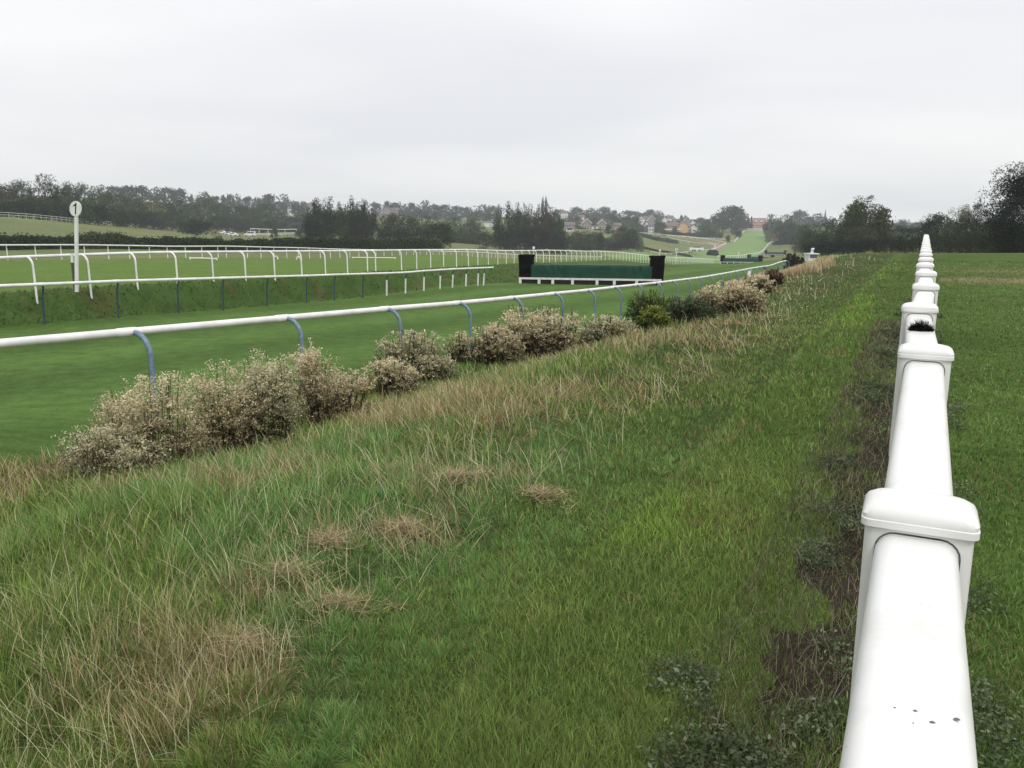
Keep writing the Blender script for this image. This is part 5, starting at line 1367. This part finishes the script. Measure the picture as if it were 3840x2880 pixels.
# ------------------------------------------------------------------ bridleway (brown curved path)
def strip(name, label, pts, width, col, z=.05):
    P = [Vector(at(*p)) for p in pts]
    Q = []
    for i in range(len(P) - 1):
        for j in range(8): Q.append(P[i].lerp(P[i + 1], j / 8))
    Q.append(P[-1]); vs = []; fs = []
    wd = width if hasattr(width, '__len__') else [width] * len(P)
    for i, q in enumerate(Q):
        t = Q[min(i + 1, len(Q) - 1)] - Q[max(i - 1, 0)]; t.z = 0; t.normalize(); nn = Vector((-t.y, t.x, 0))
        wi = float(np.interp(i / 8, range(len(P)), wd))
        for k in (-1, -.5, 0, .5, 1):
            p = q + nn * wi / 2 * k; vs.append((p.x, p.y, gz(p.x, p.y) + z))
    for i in range(len(Q) - 1):
        for k in range(4): fs.append((i * 5 + k, i * 5 + k + 1, (i + 1) * 5 + k + 1, (i + 1) * 5 + k))
    tag(MB().add(vs, fs).build(name, mat_plain(name + '_surface', col, .95, .05, noise=.2, nscale=.2)), label, kind='structure')
strip('path', 'brown all weather path round the bend', [(2640, 938, 446), (2672, 931, 470), (2697, 920, 500), (2700, 911, 530), (2680, 905, 555), (2640, 900, 578), (2590, 896, 590)], [2, 5, 8, 7, 5, 3, 2], (.27, .215, .16), .12)
strip('road', 'pale strip of road below the village', [(2385, 876, 585), (2480, 884, 605), (2580, 890, 615), (2680, 897, 600)], 5, (.34, .33, .30), .12)

# ------------------------------------------------------------------ village houses
def paint(name, c, r=.8): 
    if name not in M: M[name] = mat_plain(name, c, r, .15, noise=.15, nscale=.6)
    return M[name]
def house(px, py_base, w_px, Y, eave, ridge, wall, roof, label, gable=True, depth=8, chimney=True, trim=False, windows=2, garage=False, cat='house', rz=0.0, name='house', dormers=0, storeys=2):
    p = Vector(at(px, py_base, Y)); g = gz(p.x, p.y)
    w = w_px * Y / F
    root = empty(name, p, rz); tag(root, label, cat)
    z0 = min(0, g - p.z) - .5
    hw = w / 2
    if gable:      # gable end faces the course
        m = MB(); prof = [(-hw, z0), (hw, z0), (hw, eave), (0, ridge), (-hw, eave)]
        m.prism(prof, [((0, 0, 0), (1, 0, 0), (0, 0, 1)), ((0, depth, 0), (1, 0, 0), (0, 0, 1))]); m.build('wall', wall, root)
        r = MB(); o = .35; sl = (ridge - eave) / hw
        for s in (-1, 1):
            pr = [(0, ridge + .12), (s * (hw + o), eave - o * sl + .12), (s * (hw + o), eave - o * sl + .36), (0, ridge + .42)]
            r.prism(pr, [((0, -.4, 0), (1, 0, 0), (0, 0, 1)), ((0, depth + .4, 0), (1, 0, 0), (0, 0, 1))])
        rf = r.build('roof', roof, root)
        if trim:
            t = MB()
            for s in (-1, 1):
                pr = [(0, ridge + .05), (s * (hw + o), eave - o * sl + .0), (s * (hw + o), eave - o * sl + .42), (0, ridge + .47)]
                t.prism(pr, [((0, -.62, 0), (1, 0, 0), (0, 0, 1)), ((0, -.42, 0), (1, 0, 0), (0, 0, 1))])
            t.build('bargeboard', paint('white_trim', (.75, .75, .74)), rf)
    else:          # eaves side faces the course
        MB().box(-hw, hw, 0, depth, z0, eave).build('wall', wall, root)
        m = MB(); prof = [(-.45, eave + .02), (depth + .45, eave + .02), (depth / 2, ridge)]
        m.prism(prof, [((-hw - .3, 0, 0), (0, 1, 0), (0, 0, 1)), ((hw + .3, 0, 0), (0, 1, 0), (0, 0, 1))]); rf = m.build('roof', roof, root)
        for k in range(dormers):
            x = -hw + w * (k + 1) / (dormers + 1) - w * .04
            dz = (eave + ridge) / 2 + .6
            dm = MB().box(x - .7, x + .7, .8, 3.5, dz - .8, dz + .7).build('dormer', paint('white_render', (.68, .68, .66)), rf)
    if chimney:
        MB().box(-hw * .35 - .4, -hw * .35 + .4, depth * .5 - .4, depth * .5 + .4, ridge - 1.2, ridge + 1.1).build('chimney', paint('chimney_brick', (.20, .11, .08)), rf)
    for st in range(storeys):
        zc = .9 + 2.6 * st
        if zc + 1.3 > eave + .3: break
        for k in range(windows):
            x = -hw + w * (k + 1) / (windows + 1)
            fm = MB().box(x - .75, x + .75, -.06, -.002, zc, zc + 1.25).build('window', paint('white_trim', (.75, .75, .74)), root)
            MB().box(x - .62, x + .62, -.08, -.062, zc + .12, zc + 1.13).build('pane', M['glass'], fm)
    return root
BR = paint('brown_brick', (.20, .13, .10)); GB = paint('grey_brick', (.26, .22, .20)); OC = paint('ochre_render', (.52, .37, .20)); WR = paint('white_render', (.68, .68, .66)); PK = paint('pink_brick', (.40, .24, .18))
RG = paint('grey_slate', (.13, .125, .14)); RB = paint('brown_tile', (.16, .12, .11)); RR_ = paint('red_tile', (.26, .16, .14))
house(2138, 860, 36, 500, 2.6, 4.6, GB, RB, 'wide brown bungalow with white gutter line at the start of the village', gable=False, windows=3, storeys=1)
house(2137, 869, 26, 480, 2.0, 2.9, WR, RG, 'low white garden building with pale frame under the bungalow', gable=False, windows=3, chimney=False, storeys=1, depth=4, name='garden_room', cat='garden building')
house(2201, 859, 32, 540, 3.9, 6.6, GB, RB, 'brown gabled house with white bargeboards beside the bungalow', trim=True, chimney=True)
house(2231, 862, 24, 540, 2.3, 2.8, WR, RG, 'flat white framed garage between the two gabled houses', gable=False, chimney=False, windows=1, storeys=1, name='garage', cat='garage', depth=6)
house(2257, 861, 32, 545, 3.9, 6.3, GB, RB, 'grey gabled house with white bargeboards next to the garage', trim=True, windows=2)
house(2182, 832, 20, 700, 4.0, 6.0, WR, RB, 'small white fronted house up behind the gabled brown house', gable=False)
house(2117, 816, 26, 800, 4.2, 6.5, WR, RB, 'white windowed house high behind the bungalow under the trees', gable=False)
house(2152, 845, 18, 640, 4.2, 6.6, WR, RG, 'slim pale house peeping over the bungalow roof')
house(2316, 868, 28, 560, 4.2, 6.0, GB, RB, 'brick house half hidden by dark conifers past the gabled houses', gable=False)
house(2309, 838, 26, 700, 4.5, 7.0, GB, RB, 'shadowed gabled house with pale verges above the conifers', trim=True)
house(2437, 869, 36, 630, 4.8, 7.5, WR, RG, 'bright white two storey house standing over the pasture', gable=False, windows=3)
house(2424, 866, 14, 630, 5.0, 7.4, WR, RG, 'narrow white gabled wing attached to the bright white house', name='house', windows=1)
house(2461, 869, 12, 630, 2.5, 4.0, WR, RG, 'tiny white outbuilding next to the bright white house', windows=1, storeys=1, chimney=False, name='outbuilding', cat='outbuilding')
house(2405, 838, 16, 780, 4.5, 7.0, WR, RG, 'first white house of the upper row behind the bright white house')
house(2422, 838, 18, 790, 4.5, 7.0, WR, RB, 'second white house of the upper row, wider roof', gable=False)
house(2444, 839, 26, 790, 4.5, 7.8, GB, RG, 'grey gabled house of the upper row with pale verges', trim=True)
house(2492, 842, 18, 760, 4.4, 7.0, WR, RB, 'white gabled house behind the garden tree')
house(2513, 835, 26, 850, 4.6, 7.6, WR, RG, 'pale house on the ridge with a broad slate roof', gable=False)
house(2524, 879, 56, 640, 3.6, 4.3, PK, paint('pale_ridge', (.55, .42, .36)), 'long low pink brick terrace along the course boundary', gable=False, windows=5, storeys=1, chimney=False, depth=6)
house(2521, 864, 50, 690, 3.8, 7.0, GB, RB, 'big brown tiled roof behind the pink terrace', gable=False, windows=2)
house(2562, 869, 28, 650, 5.4, 8.0, OC, RG, 'ochre gabled house, tallest of the lower village', windows=0, chimney=False)
house(2585, 872, 20, 655, 4.6, 7.2, OC, RB, 'ochre side wing with pale window beside the ochre gable', gable=False, windows=2, chimney=False)
house(2577, 850, 28, 760, 5.0, 9.0, GB, RG, 'steep grey roofed house rising behind the ochre gable', trim=True)
house(2537, 848, 26, 800, 4.4, 7.4, GB, RG, 'grey slate roofed house above the pink terrace', gable=False)
house(2598, 854, 18, 720, 4.4, 6.6, WR, RG, 'white rounded gable house behind the ochre wing')
house(2618, 853, 28, 740, 2.8, 3.6, WR, RG, 'long flat white roofed building past the white gable', gable=False, chimney=False, windows=0)
house(2603, 872, 18, 650, 3.4, 5.2, WR, WR, 'small house with a white canopy roof beside the ochre wing', storeys=1)
house(2847, 858, 60, 790, 3.4, 10.5, PK, RR_, 'large red roofed building with dormers at the top of the straight', gable=False, dormers=2, windows=4, depth=14, name='clubhouse', cat='building', chimney=False)
house(1450, 812, 34, 760, 5.5, 9, GB, RB, 'pinkish gabled house on the ridge beyond the blackish clump', windows=2)
house(1480, 806, 24, 800, 4.5, 7.0, GB, RB, 'brown roofed house next to the pinkish ridge house', gable=False)
house(1062, 790, 26, 770, 4.5, 7.5, GB, RB, 'hilltop house with two white gable ends above the wood')
house(1092, 800, 26, 740, 4.0, 6.5, WR, RG, 'white verged house just below the hilltop house', gable=False)
house(1150, 792, 32, 800, 5.0, 8.0, GB, RB, 'brown roofed ridge house beside the tall blackish clump', gable=False)
house(1104, 782, 24, 830, 4.5, 7.5, GB, RB, 'roof on the skyline left of the blackish clump'.replace('left of', 'just before'), gable=False)
house(1846, 826, 14, 690, 4.5, 7.5, WR, RG, 'lone white gable among ridge trees before the tall clump')
house(1832, 848, 36, 560, 2.4, 3.4, WR, RG, 'long low white shed in the trees before the tall clump', gable=False, windows=0, chimney=False, name='shed', cat='shed')

def spire():
    p = Vector(at(3094, 818, 860)); root = empty('church_spire', p); tag(root, 'thin dark church spire on the skyline above hazy trees', 'church spire')
    MB().box(-1.6, 1.6, -1.6, 1.6, -8, 1.5).build('tower', paint('church_stone', (.20, .19, .18)), root)
    m = MB(); n = 8
    vs = [(math.cos(2 * math.pi * k / n) * 1.2, math.sin(2 * math.pi * k / n) * 1.2, 1.55) for k in range(n)] + [(0, 0, 10.2)]
    m.add(vs, [(k, (k + 1) % n, n) for k in range(n)] + [tuple(reversed(range(n)))]).build('spire', paint('church_slate', (.12, .12, .13)), root)
spire()

# boarded fence across the top of the straight
def top_fence():
    a = Vector(at(2793, 868, 703)); b = Vector(at(2874, 868, 703)); a.z = gz(a.x, a.y); b.z = gz(b.x, b.y)
    root = empty('boarded_fence', a); tag(root, 'wide pale boarded fence across the top of the uphill straight', 'fence')
    d = b - a; n = 14
    for k in range(n + 1):
        q = d * k / n; MB().box(q.x - .12, q.x + .12, q.y - .14, q.y - .02, q.z - .2, q.z + 2.3).build('post', M['rail_far'], root)
    m = MB()
    for j in range(5):
        z = .25 + .42 * j
        m.prism([(-.02, 0), (.02, 0), (.02, .26), (-.02, .26)], [(Vector((0, 0, z)), (0, 1, 0), (0, 0, 1)), (d + Vector((0, 0, z)), (0, 1, 0), (0, 0, 1))])
    m.build('boards', paint('lilac_board', (.40, .42, .46)), root)
    MB().prism([(-.05, 0), (.05, 0), (.05, .2), (-.05, .2)], [(Vector((0, 0, 2.32)), (0, 1, 0), (0, 0, 1)), (d + Vector((0, 0, 2.32)), (0, 1, 0), (0, 0, 1))]).build('top_rail', M['rail_far'], root)
top_fence()

# ------------------------------------------------------------------ trailer with tarpaulin load on the bend
def trailer():
    p = Vector(at(2587, 940, 425)); p.z = max(p.z - .2, gz(p.x, p.y))
    root = empty('trailer', p); tag(root, 'long white sided trailer with a dark covered load parked inside the bend', 'trailer')
    MB().box(0, 7.4, 0, 2.3, .45, 1.75, .05).build('body', paint('trailer_white', (.72, .72, .76), .5), root)
    m = MB(); vs = []; fs = []; nx = 10
    for i in range(nx + 1):
        x = 2.1 + 4.6 * i / nx; h = 1.76 + .85 * math.sin(math.pi * min(1, .15 + .85 * i / nx)) * (.55 + .5 * i / nx) * (1 if i < nx else .2)
        for y, f in ((.1, 0), (.5, .8), (1.15, 1), (1.8, .8), (2.2, 0)): vs.append((x, y, 1.76 + (h - 1.76) * f))
    for i in range(nx):
        for j in range(4): fs.append((i * 5 + j, (i + 1) * 5 + j, (i + 1) * 5 + j + 1, i * 5 + j + 1))
    m.add(vs, fs).build('load_cover', paint('slate_tarpaulin', (.03, .045, .055), .5), root, smooth=True)
    for x in (1.6, 2.7, 5.2):
        w = MB().tube([(x, -.02, .42), (x, .3, .42)], .42, 14).build('wheel', M['black'], root)
    MB().tube([(7.4, 1.1, .6), (8.6, 1.1, .5)], .06, 6).build('drawbar', M['black'], root)
trailer()

# ------------------------------------------------------------------ vehicles by the wood
def vehicle(px, py, Y, L, label, kind='van', col='vehicle_white', rz=0.0):
    p = Vector(at(px, py, Y)); p.z = gz(p.x, p.y)
    root = empty('parked_' + kind, p, rz); tag(root, label, kind)
    W2 = .9
    if kind == 'van':
        prof = [(-L / 2, .35), (L / 2, .35), (L / 2, 2.1), (L / 2 - .15, 2.3), (-L / 2 + 1.9, 2.3), (-L / 2 + 1.1, 1.35), (-L / 2 + .1, 1.1)]
        win = [(-L / 2 + 1.35, 1.35), (-L / 2 + 2.9, 1.35), (-L / 2 + 2.9, 2.0), (-L / 2 + 1.95, 2.0)]
        win2 = [(L / 2 - 1.9, 1.35), (L / 2 - .3, 1.35), (L / 2 - .3, 2.0), (L / 2 - 1.9, 2.0)]
    else:
        prof = [(-L / 2, .3), (L / 2, .3), (L / 2, .9), (L / 2 - .9, 1.0), (L / 2 - 1.5, 1.5), (-L / 2 + .9, 1.5), (-L / 2 + .3, 1.0), (-L / 2, .9)]
        win = [(-L / 2 + .55, 1.0), (-.15, 1.0), (-.15, 1.42), (-L / 2 + .95, 1.42)]
        win2 = [(0, 1.0), (L / 2 - 1.15, 1.0), (L / 2 - 1.55, 1.42), (0, 1.42)]
    body = MB().prism(prof, [((0, -W2, 0), (1, 0, 0), (0, 0, 1)), ((0, W2, 0), (1, 0, 0), (0, 0, 1))]).build('body', paint(col, (.78, .78, .80), .35), root)
    for wn in (win, win2):
        MB().prism(wn, [((0, -W2 - .02, 0), (1, 0, 0), (0, 0, 1)), ((0, -W2 - .004, 0), (1, 0, 0), (0, 0, 1))]).build('window', M['glass'], root)
    for x in (-L / 2 + .85, L / 2 - .85):
        for s in (-1, 1): MB().tube([(x, s * (W2 - .2), .33), (x, s * (W2 + .03), .33)], .33, 14).build('wheel', M['black'], root)
vehicle(937, 884, 372, 4.9, 'white van parked on the brow before the wood', 'van')
vehicle(860, 875, 375, 4.2, 'white car with dark windows parked between the van and the yellow bush', 'car')
vehicle(876, 879, 368, 3.9, 'low white car just in front of the other car', 'car')
vehicle(835, 873, 380, 3.8, 'pale car nearly hidden next to the yellow bush', 'car')
trees(('yellow green bush at the end of the line of cars', ''), None, [(806, 860, 28, 372, 'bush', 'yellow', 1500)])

# white commentary cabin on the crest
def cabin():
    Y = 88.0
    s = Y / F
    p = Vector(at(3049, 978, Y)); root = empty('camera_cabin', p)
    tag(root, 'small white cabin with dark window and a camera head on its roof behind the crest', 'cabin')
    wt = paint('cabin_white', (.72, .73, .72), .5)
    w = 37 * s; h = 27 * s
    MB().box(-w / 2, w / 2, 0, 1.3, -2.0, h - .1, .02).build('body', wt, root)
    MB().box(-w / 2 - .08, w / 2 + .08, -.12, 1.4, h - .1, h).build('roof', wt, root)
    f = MB().box(-w * .33, w * .42, -.02, -.003, h * .38, h * .80).build('window', M['oldwood'], root)
    MB().box(-w * .31, w * .40, -.03, -.022, h * .42, h * .76).build('pane', paint('cabin_glass', (.12, .13, .13), .3), f)
    MB().tube([(0, .5, h), (0, .5, h + .18)], .16, 12).build('mount', wt, root, smooth=True)
    c = MB().tube([(0, .5, h + .18), (0, .5, h + .42)], [.13, .15], 12).build('camera_head', wt, root, smooth=True)
    MB().tube([(.12, .32, h + .47), (-.16, .32, h + .44)], [.13, .11], 12).build('lens_hood', wt, c, smooth=True)
cabin()

# white plastic jug hung on the blue rail
def jug():
    p = Vector(at(2817, 1016, 57.4)); root = empty('white_cover', p); tag(root, 'small white plastic cover hanging from the blue posted rail', 'cover')
    MB().tube([(0, 0, .05), (-.1, 0, -.08), (-.18, 0, -.3)], [.06, .13, .12], 8).build('cover', M['rail'], root, smooth=True)
jug()

# ------------------------------------------------------------------ haze
def haze():
    m = bpy.data.materials.new('haze_air'); m.use_nodes = True; nt = m.node_tree; nt.nodes.clear()
    o = nt.nodes.new('ShaderNodeOutputMaterial'); v = nt.nodes.new('ShaderNodeVolumePrincipled')
    v.inputs['Color'].default_value = (.86, .90, 1.0, 1); v.inputs['Density'].default_value = 0.00029; v.inputs['Anisotropy'].default_value = .0
    nt.links.new(v.outputs[0], o.inputs['Volume'])
    h = MB().box(-1900, 1900, -60, 1900, -75, 75).build('haze', m); tag(h, kind='stuff')
haze()
